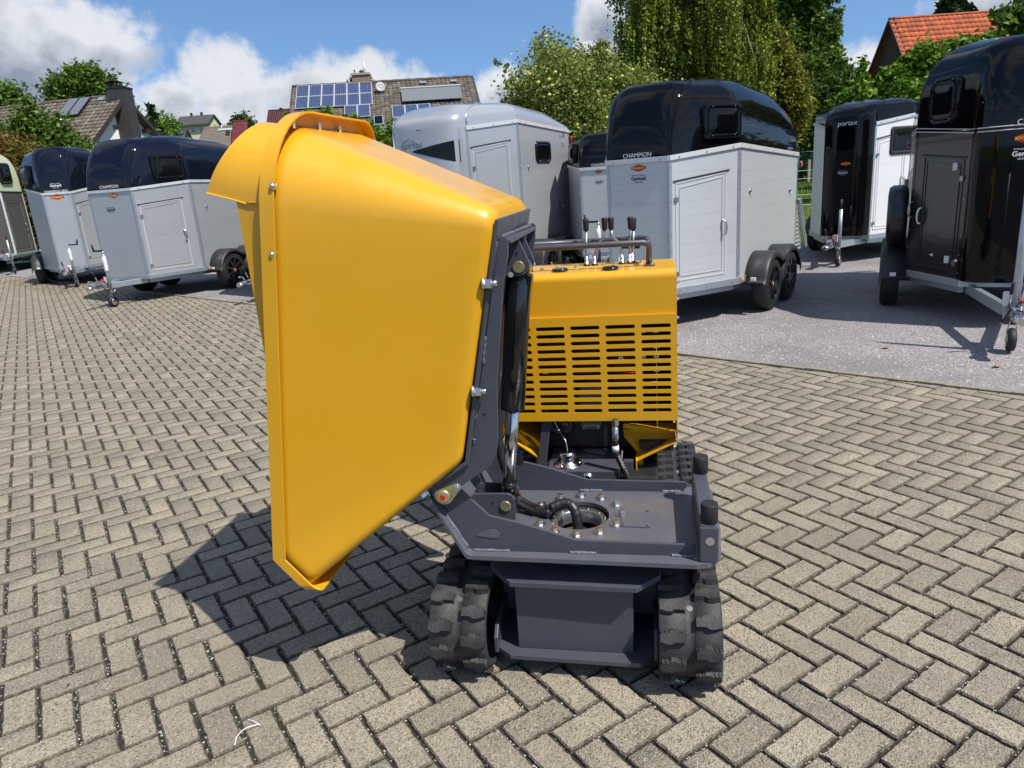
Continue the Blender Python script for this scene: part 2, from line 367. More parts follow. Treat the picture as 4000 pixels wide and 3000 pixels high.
def sheet(name, pts, z, m):
    o = MB().add([(x, y, z) for x, y in pts], [tuple(range(len(pts)))]).build(name, m, fix=False); tag(o, kind='structure'); return o
sheet('ground', [(-600, -300), (600, -300), (600, 900), (-600, 900)], -.060, ML)
sheet('asphalt_yard', [(-22, 26), (-30, 8), (-14, -9), (22, -9), (30, 2), (9.6, 11.4), (6.15, 14.9), (2.8, 17.0), (0.5, 17.4), (-4, 17.6), (-8, 21)], -.016, MA)
# lattice of the herringbone paving
UW = 0.1125; YAW = R_(32.7214); OV, OU = 1.88416, -32.66565
def lat(v, u):
    x = (v-OV)*UW; y = (u-OU)*UW
    return (x*cos(YAW)-y*sin(YAW), x*sin(YAW)+y*cos(YAW))
E0 = np.array([1.557, 6.429]); ED = np.array([-.735, .678]); ED = ED/np.linalg.norm(ED); EN = np.array([ED[1], -ED[0]])*-1   # EN points away from the camera
if EN[1] < 0: EN = -EN
def inside(p): return (np.array(p)-E0) @ EN < -.060
sheet('paved_yard', [tuple(E0+ED*60-EN*.0), tuple(E0-ED*26), tuple(E0-ED*26-EN*60), tuple(E0+ED*60-EN*60)], -.0125, MJ)
paved = bpy.data.objects['paved_yard']
def clip(poly):
    res = []; n = len(poly)
    for i in range(n):
        a, b = np.array(poly[i]), np.array(poly[(i+1) % n]); da, db = (a-E0) @ EN+.062, (b-E0) @ EN+.062
        if da <= 0: res.append(tuple(a))
        if (da <= 0) != (db <= 0): t = da/(da-db); res.append(tuple(a+(b-a)*t))
    return res
GV, GU = .043, .052          # half joint widths (in lattice units)
pav = []
for i in range(-150, 130):
    for kk in range(-85, 85):
        # V-paver
        u0 = -i-4+4*kk
        for (v0, v1, ua, ub) in ((i-1, i+1, u0, u0+1), (i, i+1, -i-3+4*kk, -i-1+4*kk)):
            cx, cy = lat((v0+v1)/2, (ua+ub)/2)
            d = math.hypot(cx, cy)
            if cy < .6 or d > 27 or abs(cx) > cy*.98+1.6: continue
            if (np.array((cx, cy))-E0) @ EN > .1: continue
            pav.append((d, v0, v1, ua, ub, cx, cy))
pav.sort()
def in_view(cx, cy):
    dz = -HC; f_ = Vector((cx, cy, dz)); w = f_.dot(fwd)
    if w <= 0: return False
    X = f_.dot(rt)/w*2775.4; Y = f_.dot(up)/w*2775.4
    return abs(X) < 1990 and abs(Y) < 1490
def paver_geo(v0, v1, ua, ub, r):
    gv = GU+r.uniform(-.008, .012); gu = GV+r.uniform(-.004, .006)
    c = [lat(v0+gv, ua+gu), lat(v1-gv, ua+gu), lat(v1-gv, ub-gu), lat(v0+gv, ub-gu)]
    ci = [lat(v0+gv+.045, ua+gu+.045), lat(v1-gv-.045, ua+gu+.045), lat(v1-gv-.045, ub-gu-.045), lat(v0+gv+.045, ub-gu-.045)]
    return c, ci
near_p, rest = [], []
for p in pav:
    c_, ci_ = paver_geo(*p[1:5], rng)
    cut = any((np.array(q)-E0) @ EN > -.062 for q in c_)
    if len(near_p) < 300 and in_view(p[5], p[6]) and not cut: near_p.append((p, c_, ci_))
    else: rest.append((p, c_, ci_, cut))
for (p, c, ci) in near_p:
    dz = rng.uniform(-.0016, .0016); tx, ty = rng.uniform(-.008, .008), rng.uniform(-.008, .008); cx, cy = p[5], p[6]
    j = lambda q, z: (q[0]-cx+rng.uniform(-.0010, .0010), q[1]-cy+rng.uniform(-.0010, .0010), z+dz+tx*(q[0]-cx)+ty*(q[1]-cy))
    sg_ = [max(2, round(math.dist(c[k], c[(k+1) % 4])/.020)) for k in range(4)]; R0_, R1_, R2_ = [], [], []
    for k in range(4):
        a_, b_, ai, bi_ = c[k], c[(k+1) % 4], ci[k], ci[(k+1) % 4]
        for q in range(sg_[k]):
            f = q/sg_[k]; jx, jy_ = rng.gauss(0, .0009), rng.gauss(0, .0009); e_ = rng.random()
            p0 = (a_[0]+(b_[0]-a_[0])*f+jx, a_[1]+(b_[1]-a_[1])*f+jy_); p1 = (ai[0]+(bi_[0]-ai[0])*f+jx*1.5, ai[1]+(bi_[1]-ai[1])*f+jy_*1.5)
            if e_ < .08: p0 = (p0[0]+(p1[0]-p0[0])*.7, p0[1]+(p1[1]-p0[1])*.7)
            R0_.append(j(p0, -.028)); R1_.append(j(p0, -.004-.003*rng.random())); R2_.append(j(p1, 0))
    nn_ = len(R0_); vs = R0_+R1_+R2_
    fs = [tuple(range(2*nn_, 3*nn_))]+[(k, (k+1) % nn_, nn_+(k+1) % nn_, nn_+k) for k in range(nn_)]+[(nn_+k, nn_+(k+1) % nn_, 2*nn_+(k+1) % nn_, 2*nn_+k) for k in range(nn_)]
    o = MB().add(vs, fs).build('paver', MP, paved, fix=False); o.location = (cx, cy, 0)
    a = o.data.attributes.new('tone', 'FLOAT', 'FACE'); a.data.foreach_set('value', [rng.random()]*len(fs))
    a = o.data.attributes.new('edge', 'FLOAT', 'FACE'); a.data.foreach_set('value', [0.0]+[1.0]*(len(fs)-1))
# everything farther: one joined part
vv, qq, tt = [], [], []
cutm = MB()
for (p, c, ci, cut) in rest:
    dz = rng.uniform(-.0016, .0016); t_ = rng.random()
    if cut:
        pc = clip(c)
        if len(pc) >= 3: cutm.prism(pc, lambda q, d: (q[0], q[1], d), -.02, dz)
        continue
    o_ = len(vv)
    vv += [(q[0], q[1], -.0285) for q in c]+[(q[0], q[1], -.0045+dz) for q in c]+[(q[0], q[1], dz) for q in ci]
    qq += [(o_+8, o_+9, o_+10, o_+11)]+[(o_+k, o_+(k+1) % 4, o_+4+(k+1) % 4, o_+4+k) for k in range(4)]+[(o_+4+k, o_+4+(k+1) % 4, o_+8+(k+1) % 4, o_+8+k) for k in range(4)]
    tt += [t_]*9
o = fast_mesh('paver_field', np.array(vv), np.array(qq), MP, np.array(tt)); o.parent = paved; tag(o, kind='stuff')
a = o.data.attributes.new('edge', 'FLOAT', 'FACE'); a.data.foreach_set('value', np.tile(np.array([0.0]+[1.0]*8), len(qq)//9).astype(np.float32))
o = cutm.build('cut_pavers', MP, paved, fix=True); tag(o, kind='stuff')
a = o.data.attributes.new('tone', 'FLOAT', 'FACE'); a.data.foreach_set('value', [.5]*len(o.data.polygons))
# kerb stones along the edge
kd = E0-EN*.03
kerb = None
for k in range(-18, 110):
    s0 = k*.2; Lk = .196
    mm = Matrix.Translation((kd[0]+ED[0]*s0, kd[1]+ED[1]*s0, 0)) @ Matrix.Rotation(math.atan2(ED[1], ED[0]), 4, 'Z')
    if kerb is None:
        kerb = MB().box(0, Lk, -.028, .028, -.05, .014).mesh('kerb_stone', MK); kerb.attributes.new('tone', 'FLOAT', 'FACE').data.foreach_set('value', [.75]*6)
    o = bpy.data.objects.new('kerb_stone', kerb); COL.objects.link(o); o.parent = paved; o.matrix_world = mm @ Matrix.Translation((0, rng.uniform(-.003, .003), rng.uniform(-.002, .003)))
# loose grit on the asphalt next to the kerb
n = 9000
s_ = nrng.uniform(-5, 16, n); d_ = np.abs(nrng.normal(0, 1.3, n))+.05
px = E0[0]+ED[0]*s_+EN[0]*d_; py = E0[1]+ED[1]*s_+EN[1]*d_; r_ = nrng.uniform(.003, .010, n)
tv = []; tq = []
for i in range(n):
    x, y, r = px[i], py[i], r_[i]; a0 = nrng.uniform(0, 6.28); b_ = len(tv)
    tv += [(x+r*cos(a0+k*2.094)*1.3, y+r*sin(a0+k*2.094), -.016) for k in range(3)]+[(x, y, -.016+r*1.1)]
    tq += [(b_, b_+1, b_+3), (b_+1, b_+2, b_+3), (b_+2, b_, b_+3)]
GRIT = mat('grit', (.30, .28, .27), .8, tone=.6)
o = fast_mesh('loose_grit', np.array(tv), np.array(tq), GRIT, np.repeat(nrng.random(n), 3)); tag(o, kind='stuff', label='loose grey grit scattered on the asphalt along the kerb')
# crumbs and specks of soil lying on the pavers
n = 1500
tv = []; tq = []
for i in range(n):
    y = rng.uniform(1.2, 6.5); x = rng.uniform(-.95*y, .95*y); r = rng.uniform(.0015, .004); a0 = rng.uniform(0, 6.28); b_ = len(tv)
    if not inside((x, y)): continue
    tv += [(x+r*cos(a0+k*2.094)*1.4, y+r*sin(a0+k*2.094), .001) for k in range(3)]+[(x, y, .001+r*.7)]
    tq += [(b_, b_+1, b_+3), (b_+1, b_+2, b_+3), (b_+2, b_, b_+3)]
SOIL = mat('soil_crumb', (.16, .14, .115), .9, tone=.95)
o = fast_mesh('soil_crumbs', np.array(tv), np.array(tq), SOIL, nrng.random(len(tq))); tag(o, kind='stuff', label='tiny crumbs of soil and grit lying on the pavers')
# grass on the lawn that can be seen between the trailers
n = 42000
gx = nrng.uniform(-7, 26, n); gy = nrng.uniform(15.2, 50, n); keep = (gx > -6) & ((gy > 17.3) | (gx > 6.2)) & (gx < gy*.62)
gx, gy = gx[keep], gy[keep]; n = len(gx); h = nrng.uniform(.04, .11, n)*(.7+gy/40); a0 = nrng.uniform(0, 6.28, n); w = .008*(.5+gy/16)
lean = nrng.normal(0, .03, (n, 2))
A0 = np.stack([gx-w*np.cos(a0), gy-w*np.sin(a0), np.full(n, -.06)], 1); A1 = np.stack([gx+w*np.cos(a0), gy+w*np.sin(a0), np.full(n, -.06)], 1); A2 = np.stack([gx+lean[:, 0], gy+lean[:, 1], -.06+h], 1)
gv = np.stack([A0, A1, A2], 1).reshape(-1, 3); gq = np.arange(3*n).reshape(-1, 3)
GRS = mat('grass_blade', (.085, .155, .018), .6, tone=.5)
o = fast_mesh('grass', gv, gq, GRS, nrng.random(n)); tag(o, kind='stuff', label='short sunlit green grass of the meadow behind the trailers')

# ------------------------------------------------------------------ the tracked dumper
TH = R_(11.5)
mc = empty('tracked_dumper', (.145, 2.09, 0), -TH, 'yellow and grey rubber tracked mini dumper with its big skip swung aside and tipped', 'dumper')
fy = lambda p, d: (p[0], d, p[1])        # (u,z) polygon extruded along v
fz = lambda p, d: (p[0], p[1], d)        # (u,v) polygon extruded along z
fx = lambda p, d: (d, p[0], p[1])        # (v,z) polygon extruded along u
def arc(cx, cy, r, a0, a1, n): return [(cx+r*cos(R_(a0+(a1-a0)*k/n)), cy+r*sin(R_(a0+(a1-a0)*k/n))) for k in range(n+1)]
# --- tracks
def belt_path(n=160):
    # closed (v,z) path: front idler, flat top, rear sprocket, bottom
    pts = arc(.06, .168, .150, 270, 90, 22)[:]
    pts += [(.06+(1.33-.06)*k/24, .318+.012*sin(pi*k/24)) for k in range(1, 24)]
    pts += arc(1.33, .168, .150, 90, -90, 22)
    pts += [(1.33-(1.33-.06)*k/24, .018) for k in range(1, 24)]
    return pts
BP = belt_path()
def resample(pts, n):
    P = [Vector((a, b)) for a, b in pts]; P.append(P[0]); d = [0]
    for i in range(1, len(P)): d.append(d[-1]+(P[i]-P[i-1]).length)
    T = d[-1]; res = []
    for k in range(n):
        s = T*k/n; i = max(j for j in range(len(d)) if d[j] <= s+1e-9); i = min(i, len(P)-2)
        f = (s-d[i])/max(1e-9, d[i+1]-d[i]); p = P[i].lerp(P[i+1], f); t = (P[i+1]-P[i]).normalized(); res.append((p, t))
    return res, T
RS, TL = resample(BP, 200)
def lug_mesh(side):
    # block with a stepped edge: x along the belt, y across (0..w), z up
    m = MB(); w = .086; f = lambda p, d: (p[0], p[1]*side, d)
    poly = [(-.020, .000), (.012, .000), (.012, .018), (.022, .030), (.022, .048), (.012, .056), (.012, .080), (.004, w), (-.020, w), (-.028, .062), (-.028, .045), (-.020, .034)]
    top = [(a*.86, .004+b*.90) for a, b in poly]
    n = len(poly); vs = [f(p, 0) for p in poly]+[f(p, .019) for p in top]
    m.add(vs, [tuple(range(n, 2*n))]+[(i, (i+1) % n, n+(i+1) % n, n+i) for i in range(n)])
    for k in range(6):     # fine ribs on the face of the block
        y = .010+k*.0125
        m.box(.006, .0155, y*side, (y+.005)*side, .002, .0195)
    me = m.mesh('lug', RUB); return me
LUG = {1: lug_mesh(1), -1: lug_mesh(-1)}
for uc in (-.385, .385):
    ro = empty('track'); ro.parent = mc
    ro.location = (uc, 0, 0)
    m = MB(); ls = []
    prof = [(-.100, -.012), (-.100, .000), (-.092, .006), (-.020, .008), (-.016, .000), (.016, .000), (.020, .008), (.092, .006), (.100, .000), (.100, -.012)]
    for p, t in RS:
        nx = Vector((t.y, -t.x))
        if True: ls.append([(a, p.x+nx.x*b*1, p.y+nx.y*b*1) for a, b in prof])
    # outward normal check: at the front (v small) the normal must point to -v
    i0 = min(range(len(RS)), key=lambda i: RS[i][0].x); nn = Vector((RS[i0][1].y, -RS[i0][1].x)); sg = 1 if nn.x < 0 else -1
    ls = [[(a, p.x+Vector((t.y, -t.x)).x*b*sg, p.y+Vector((t.y, -t.x)).y*b*sg) for a, b in prof] for p, t in RS]
    ls.append(ls[0]); m.loft(ls, True, smooth=True); m.build('belt', RUB, ro, bev=0)
    NP = 40
    RP, _ = resample(BP, NP*2)
    for k in range(NP):
        for side in (1, -1):
            p, t = RP[(2*k+(1 if side > 0 else 0)) % (2*NP)]
            nrm = Vector((t.y, -t.x))*sg
            X = Vector((0, t.x, t.y)); Zv = Vector((0, nrm.x, nrm.y)); Yv = Zv.cross(X)
            o = bpy.data.objects.new('lug', LUG[side]); COL.objects.link(o); o.parent = ro
            org = Vector((0, p.x, p.y))+Zv*.006+Vector((1, 0, 0))*.0
            yy = Yv if Yv.x > 0 else Yv
            mt = Matrix(((X.x, Yv.x, Zv.x, 0), (X.y, Yv.y, Zv.y, 0), (X.z, Yv.z, Zv.z, 0), (0, 0, 0, 1)))
            s_off = .014*(1 if Yv.x*side > 0 else -1)
            o.matrix_local = Matrix.Translation(org+Vector((s_off, 0, 0))) @ mt
        # guide windows between the two rows
        if k % 2 == 0:
            p, t = RP[(2*k+1) % (2*NP)]; nrm = Vector((t.y, -t.x))*sg; c = Vector((0, p.x, p.y))+Vector((0, nrm.x, nrm.y))*.0005
            q = MB().cyl(c-Vector((0, nrm.x, nrm.y))*.006, c+Vector((0, nrm.x, nrm.y))*.0012, .010, 12).build('guide_stud', BLKM if k % 4 else STEEL, ro)
    for (v0, r0) in ((.06, .128), (1.33, .128)):
        MB().lathe((-.05, v0, .168), (1, 0, 0), [(0, r0), (.01, r0), (.02, .07), (.08, .07), (.09, r0), (.10, r0)], 24).build('idler_wheel', GREY, ro)
    for v0 in (.3, .52, .74, .96, 1.16):
        MB().cyl((-.06, v0, .075), (.06, v0, .075), .048, 18).build('roller', GREY, ro)
    MB().box(-.045, .045, .12, 1.25, .12, .235).build('track_frame', GREY, ro, bev=.006)
# --- undercarriage
uf = MB().box(-.285, .285, .22, 1.25, .11, .27).build('chassis_frame', GREY, mc, bev=.005)
MB().prism([(-.2, .082), (.2, .082), (.206, .352), (-.198, .352)], fy, .028, .45).build('front_box', GREY, mc, bev=.003)
MB().prism([(-.292, .50), (-.292, .085), (-.205, -.015), (.217, -.024), (.296, .058), (.296, .50)], fz, .352, .372).build('slewing_base_plate', GREY, mc, bev=.002)
MB().prism([(-.295, .45), (-.295, .045), (-.223, -.014), (.224, -.022), (.268, .030), (.268, .45)], fz, .064, .082).build('belly_plate', GREY, mc, bev=.002)
for sgn in (-1, 1):
    MB().prism([(.01, .07), (.01, .13), (.05, .165), (.5, .2), (.5, .07)], fx, sgn*.270, sgn*.283).build('tensioner_plate', GREY, mc, bev=.002)
HCx, HCy = .006, .290
MB().lathe((HCx, HCy, .372), (0, 0, 1), [(0, .12), (0, .19), (.03, .19), (.032, .215), (.082, .215), (.082, .12)], 48, caps=False).build('slewing_ring', STEEL, mc)
# --- platform floor with round hole
out_ = [(-.325, -.020), (.405, -.036), (.440, -.030), (.470, -.005), (.488, .052), (.500, .19), (.497, .52), (.480, .545), (-.325, .545)]
def ray_poly(c, a, poly):
    d = Vector((cos(a), sin(a))); best = None
    for i in range(len(poly)):
        p, q = Vector(poly[i]), Vector(poly[(i+1) % len(poly)]); e = q-p; den = d.x*e.y-d.y*e.x
        if abs(den) < 1e-9: continue
        w = p-Vector(c); t = (w.x*e.y-w.y*e.x)/den; s = (w.x*d.y-w.y*d.x)/den
        if t > 0 and -1e-6 <= s <= 1+1e-6 and (best is None or t < best): best = t
    return (c[0]+d.x*best, c[1]+d.y*best)
def holed(poly, c, r, z0, z1, n=72):
    A = [2*pi*k/n for k in range(n)]+[math.atan2(p[1]-c[1], p[0]-c[0]) % (2*pi) for p in poly]; A = sorted(set(round(a, 5) for a in A))
    o1 = [ray_poly(c, a, poly) for a in A]; i1 = [(c[0]+r*cos(a), c[1]+r*sin(a)) for a in A]; n = len(A); m = MB()
    L0 = [[(x, y, z) for x, y in pp] for pp, z in ((i1, z0), (i1, z1), (o1, z1), (o1, z0))]; L0.append(L0[0])
    m.loft(L0, True, smooth=False); return m
holed(out_, (HCx, HCy), .1115, .455, .470).build('platform_floor', GREYF, mc)
MB().lathe((HCx, HCy, .40), (0, 0, 1), [(0, .081), (.045, .081), (.048, .084), (.048, .113), (.03, .113)], 56, caps=False).build('bearing_race', STEEL, mc)
MB().lathe((HCx, HCy, .376), (0, 0, 1), [(0, .0), (.0, .12), (.03, .12)], 48, caps=False).build('ring_bore', BLKM, mc)
for k in range(12):
    a = 2*pi*k/12+.26; MB().cyl((HCx+.098*cos(a), HCy+.098*sin(a), .446), (HCx+.098*cos(a), HCy+.098*sin(a), .451), .0055, 10).build('bearing_screw', ZINC, mc)
for k in range(12):
    a = R_(62+30*k)
    if k == 3: continue
    x, y = HCx+.156*cos(a), HCy+.156*sin(a)
    MB().hexbolt((x, y, .470), (0, 0, 1), .0138, .015).build('slewing_bolt', ZINC, mc)
# bent-up left end of the floor, with the flange outside the rail
bend = [(-.323, .455), (-.323, .470), (-.448, .690), (-.458, .682), (-.340, .455)]
MB().prism([(-.325, .455), (-.325, .4705), (-.345, .480), (-.452, .690), (-.464, .684), (-.352, .466), (-.342, .455)], fy, -.020, .545).build('bent_floor_end', GREYF, mc, bev=.002)
RAILP = [(-.330, .4705), (.380, .4705), (.405, .488), (.405, .503), (.395, .510), (.026, .517), (-.155, .574), (-.263, .600), (-.352, .695), (-.395, .745), (-.432, .740), (-.455, .700), (-.450, .684), (-.345, .481)]
for v0 in (.016, .500):
    MB().prism(RAILP, fy, v0, v0+.012).build('side_rail', GREY, mc, bev=.0015)
MB().prism([(-.315, .530), (-.262, .552), (-.238, .548), (-.230, .532), (-.240, .519), (-.262, .519), (-.312, .526)], fy, .0135, .0158).build('embossed_drop', GREYF, mc, bev=.001)
MB().cyl((-.243, .4985, .600), (-.243, .4995, .600), .018, 20).build('lifting_hole', BLKM, mc)
# welds
def weld(p0, p1, r=.0055, n=14, par=mc):
    p0, p1 = Vector(p0), Vector(p1); pts = [p0.lerp(p1, k/n)+Vector((rng.uniform(-1, 1), rng.uniform(-1, 1), rng.uniform(-.4, .4)))*.0012 for k in range(n+1)]
    MB().tube(pts, r, 7, radii=[r*rng.uniform(.75, 1.25) for _ in pts]).build('weld_seam', WELD, par)
for a, b in (((-.33, .016, .472), (-.20, .016, .472)), ((.00, .016, .472), (.09, .016, .472)), ((.33, .015, .472), (.405, .012, .472)), ((-.345, .016, .482), (-.42, .016, .620)), ((-.01, .499, .472), (.08, .499, .472)), ((.31, .499, .472), (.38, .499, .472)), ((-.262, .212, .473), (-.215, .212, .473)), ((.40, .0, .474), (.43, -.01, .474))):
    weld(a, b)
# end bar with two rubber buffers
MB().prism([(.418, .4705), (.418, .590), (.424, .594), (.464, .594), (.470, .588), (.474, .50), (.470, .4705), (.463, .4705), (.464, .583), (.425, .583), (.425, .4705)], fy, -.012, .44).build('end_bar', GREY, mc, bev=.002)
MB().box(.416, .4735, -.022, -.0125, .4705, .592).build('end_cap', GREY, mc, bev=.004)
MB().cyl((.447, -.0225, .545), (.447, -.0235, .545), .014, 20).build('cap_hole', mat('hole_light', (.30, .27, .22), .8), mc)
for v_ in (.018, .405):
    MB().lathe((.448, v_, .594), (0, 0, 1), [(0, .0255), (.002, .027), (.060, .027), (.064, .0245)], 28).build('rubber_buffer', RUB if False else mat('buffer_rubber', (.013, .013, .013), .7, bump=.1), mc)
# cover plate
cp = MB().prism([(.164, .204), (.264, .199), (.264, .328), (.163, .330)], fz, .4705, .4745).build('cover_plate', GREYF, mc, bev=.001)
for x, y in ((.172, .213), (.257, .208), (.257, .319), (.171, .321)): MB().hexbolt((x, y, .4745), (0, 0, 1), .005, .004, False).build('cover_screw', ZINC, cp)
# --- lower cylinder bracket
BR = [(-.372, .4705), (-.372, .578), (-.360, .590), (-.238, .592), (-.222, .586), (-.212, .570), (-.214, .4705)]
for v_ in (.205, .297): MB().prism(BR, fy, v_, v_+.012).build('cylinder_bracket', GREY, mc, bev=.002)
MB().cyl((-.246, .198, .545), (-.246, .315, .545), .0195, 24).build('lower_pin', YZ, mc, bev=.002)
MB().cyl((-.293, .2035, .556), (-.293, .2045, .556), .004, 12).build('bracket_hole', BLKM, mc)
MB().box(-.200, -.176, .66, 1.19, .27, .45).build('dark_gap_filler', DARK, mc, bev=.01); MB().box(.142, .30, .72, 1.19, .27, .43).build('dark_gap_filler', DARK, mc, bev=.01)  # dark boxes added as stand-in shade in the gaps beside the tank
hc = MB().cyl((-.246, .225, .545), (-.246, .290, .545), .036, 24).build('hydraulic_cylinder', BLK, mc, bev=.003)
d = Vector((-.146+.246, 0, 1.393-.545)).normalized(); P0 = Vector((-.246, .258, .545)); P1 = Vector((-.146, .258, 1.393))
MB().cyl(P0+d*.03, P0+d*.075, .029, 20).build('rod_eye_neck', BLK, hc); MB().cyl(P0+d*.05, P0+d*.42, .0235, 28).build('piston_rod', CHR, hc)
MB().lathe(P0+d*.350, d, [(0, .030), (.004, .043), (.445, .043), (.450, .040), (.453, .040), (.475, .035)], 40).build('cylinder_barrel', BLK, hc)
MB().cyl(P1-Vector((0, .045, 0)), P1+Vector((0, .045, 0)), .04, 24).build('barrel_eye', BLK, hc, bev=.004)
MB().beam(P1+Vector((.034, 0, -.03)), P1+Vector((.010, 0, -.16)), .05, .02).build('barrel_lug', BLK, hc, bev=.002)
MB().hexbolt((-.212, .262, .565), (1, -.5, .2), .006, .012, False).build('grease_nipple', mat('copper', (.7, .32, .12), .3, metal=1), hc)
# hoses with spiral wrap running into the hole
hp = [(-.262, .42, .98), (-.285, .40, .86), (-.292, .385, .76), (-.283, .37, .66), (-.262, .36, .585), (-.235, .345, .52), (-.19, .325, .497), (-.14, .300, .492), (-.095, .285, .500), (-.050, .300, .512), (-.018, .292, .505), (-.002, .278, .478), (.004, .266, .43), (.006, .262, .385)]
def spline(pts, n=6):
    P = [Vector(p) for p in pts]; P = [P[0]*2-P[1]]+P+[P[-1]*2-P[-2]]; r = []
    for i in range(1, len(P)-2):
        for k in range(n):
            t = k/n; a, b, c, e = P[i-1:i+3]; r.append(.5*((2*b)+(-a+c)*t+(2*a-5*b+4*c-e)*t*t+(-a+3*b-3*c+e)*t**3))
    r.append(P[-2]); return r
hz = MB().tube(spline(hp[4:9]), .0125, 10).build('hydraulic_hose', HOSE, mc)
MB().tube([p+Vector((.0, -.030, -.004)) for p in spline(hp[4:9])], .0125, 10).build('second_line', HOSE, hz)
def wrapped(path, r, parent):
    P = spline(path, 8); acc = 0; pts = []; rad = []
    for i, p in enumerate(P):
        pts.append(p); rad.append(r*(1.07 if (i % 4) == 0 else .99 if (i % 4) == 1 else 1.0))
    MB().tube(pts, r, 14, radii=rad).build('spiral_wrap', HOSE, parent)
wrapped(hp[:5], .016, hz); wrapped(hp[8:], .0185, hz)
MB().box(-.150, -.118, .268, .325, .4705, .506).build('hose_clamp', BLKM, hz, bev=.002); MB().hexbolt((-.134, .297, .507), (0, 0, 1), .009, .008).build('clamp_bolt', ZINC, hz)
for k in range(4): MB().tube([(-.19+k*.012+.01*sin(k*2), .19+k*.004, .4712), (-.175+k*.013, .187+k*.003, .4715)], .0013, 5).build('paint_scratch', BLKM, mc)
# --- skip
def es(o, a=40):
    q = o.modifiers.new('edge', 'EDGE_SPLIT'); q.split_angle = R_(a); return o
sk = empty('skip'); sk.parent = mc
def corner_loop(vn, vf, zb, zt, rt_, rb, n=10, rf=None, ex=()):
    rf = rf or rt_
    L_ = []
    L_ += arc(vn+rb, zb+rb, rb, 270, 180, n)+[(vn, e) for e in ex]; L_ += arc(vn+rt_, zt-rt_, rt_, 180, 90, n); L_ += arc(vf-rf, zt-rf, rf, 90, 0, n); L_ += [(vf, e) for e in ex[::-1]]+arc(vf-rb, zb+rb, rb, 0, -90, n)
    # subdivide the long straight runs
    res = []
    for i in range(len(L_)):
        a, b = L_[i], L_[(i+1) % len(L_)]; res.append(a)
        if math.dist(a, b) > .2: res += [(a[0]+(b[0]-a[0])*k/8, a[1]+(b[1]-a[1])*k/8) for k in range(1, 8)]
    return res
def um(z):
    if z >= .51: return -.800+(z-1.706)*.142
    return -.970+(.51-z)*.85
def ub(z): return -.318+(z-.815)*.2125
Lm = corner_loop(-.142, .658, .398, 1.878, .235, .030, rf=.11, ex=(.455, .51, .57))
Lb = corner_loop(-.045, .561, .815, 1.592, .055, .030, ex=(.858, .88, .90))
def lp(t, inset=0.0):
    r = []
    for (a, b), (c, e) in zip(Lb, Lm):
        v_, z_ = a+(c-a)*t, b+(e-b)*t
        cx_, cz_ = .258, 1.2
        if inset: dv, dz = cx_-v_, cz_-z_; q = math.hypot(dv, dz); v_ += dv/q*inset; z_ += dz/q*inset
        u_ = ub(b)+(um(e)-ub(b))*t; r.append((u_, v_, z_))
    return r
loops = [lp(0, .045), lp(0.0, .030), lp(.008, .014), lp(.022, .004), lp(.045, 0)]+[lp(k/12) for k in range(1, 13)]
m = MB(); m.loft(loops, True, cap0=True, smooth=True)
YELW = mat('yellow_sheet', (0.70, 0.358, 0.011), .34, coat=.30, coatr=.10, var=.14, vscale=2.5, col2=(.58, .285, .010), bump=.10, bscale=4.0, rvar=.10)
sb = m.build('skip_body', YELW, sk, solid=.005)
# rim band standing off the body
Lr = corner_loop(-.153, .669, .385, 1.915, .255, .036, rf=.13, ex=(.455, .51, .57))
r0 = [(um(z)-.004, v, z) for v, z in Lr]; r1 = [(um(z)+.040, v, z) for v, z in Lr]
es(MB().loft([r0, r1], True, smooth=True).build('rim_band', YEL, sk, solid=.006))
rb_in = [(um(z)+.0005, v, z) for v, z in Lm]; rb_out = [(um(z)-.0005, v*.995+.258*.005, z) for v, z in Lr]
MB().loft([rb_in, rb_out], True, smooth=False).build('rim_flange', YEL, sk, solid=.004)
# visor
def rim_prof(n=14, top=1.872, vn=-.130, vf=.646, r=.225, z0=1.66): return [(vn, z0)]+arc(vn+r, top-r, r, 180, 90, n)+[(vn+r+(vf-vn-2*r)*k/6, top) for k in range(1, 6)]+arc(vf-r, top-r, r, 90, 0, n)+[(vf, z0)]
B0 = rim_prof(); n_ = len(B0)
def lerp3(a, b, t): return tuple(a[i]+(b[i]-a[i])*t for i in range(3))
Ba = [(um(z)-.006, v, z) for v, z in B0]
Mi = [(um(z)-.062, v, z) for v, z in rim_prof(top=1.888, vn=-.118, vf=.634)]
La = [(-1.002+.125*((z-1.70)/.195)**1.2 if z > 1.70 else -1.005, v, z) for v, z in rim_prof(top=1.895, vn=-.095, vf=.611, r=.185, z0=1.700)]
m = MB(); m.loft([Ba, [lerp3(a, b, .5) for a, b in zip(Ba, Mi)], Mi], False, smooth=True); m.loft([Mi, [lerp3(a, b, .5) for a, b in zip(Mi, La)], La], False, smooth=True)
for e, vv_ in ((0, -1), (-1, 1)):
    a, c, l = Ba[e], Mi[e], La[e]; vx = a[1]
    lowr = (um(1.12)-.006, vx+(.004 if e == 0 else -.004), 1.12); nt_ = (-.905, (a[1]+l[1])/2, 1.672)
    m.add([a, lowr, nt_, c], [(0, 1, 2, 3)]); m.add([c, nt_, l], [(0, 1, 2)])
es(m.build('visor', YEL, sk, solid=.005))
for (u_, z_) in ((-.783, 1.699), (-.818, 1.509)):
    MB().lathe((u_+.018, -.135, z_), (.1, -1, .15), [(0, .008), (.004, .008), (.004, .0105), (.010, .011), (.016, .0095), (.022, .006), (.024, .002)], 14).build('rim_bolt', ZINC, sk)
for v_ in (.02, .20, .36): MB().lathe((um(1.86)+.020, v_, 1.864), (.1, 0, 1), [(0, .007), (.012, .007), (.016, .010), (.026, .004), (.03, .003)], 12).build('rim_bolt', ZINC, sk)
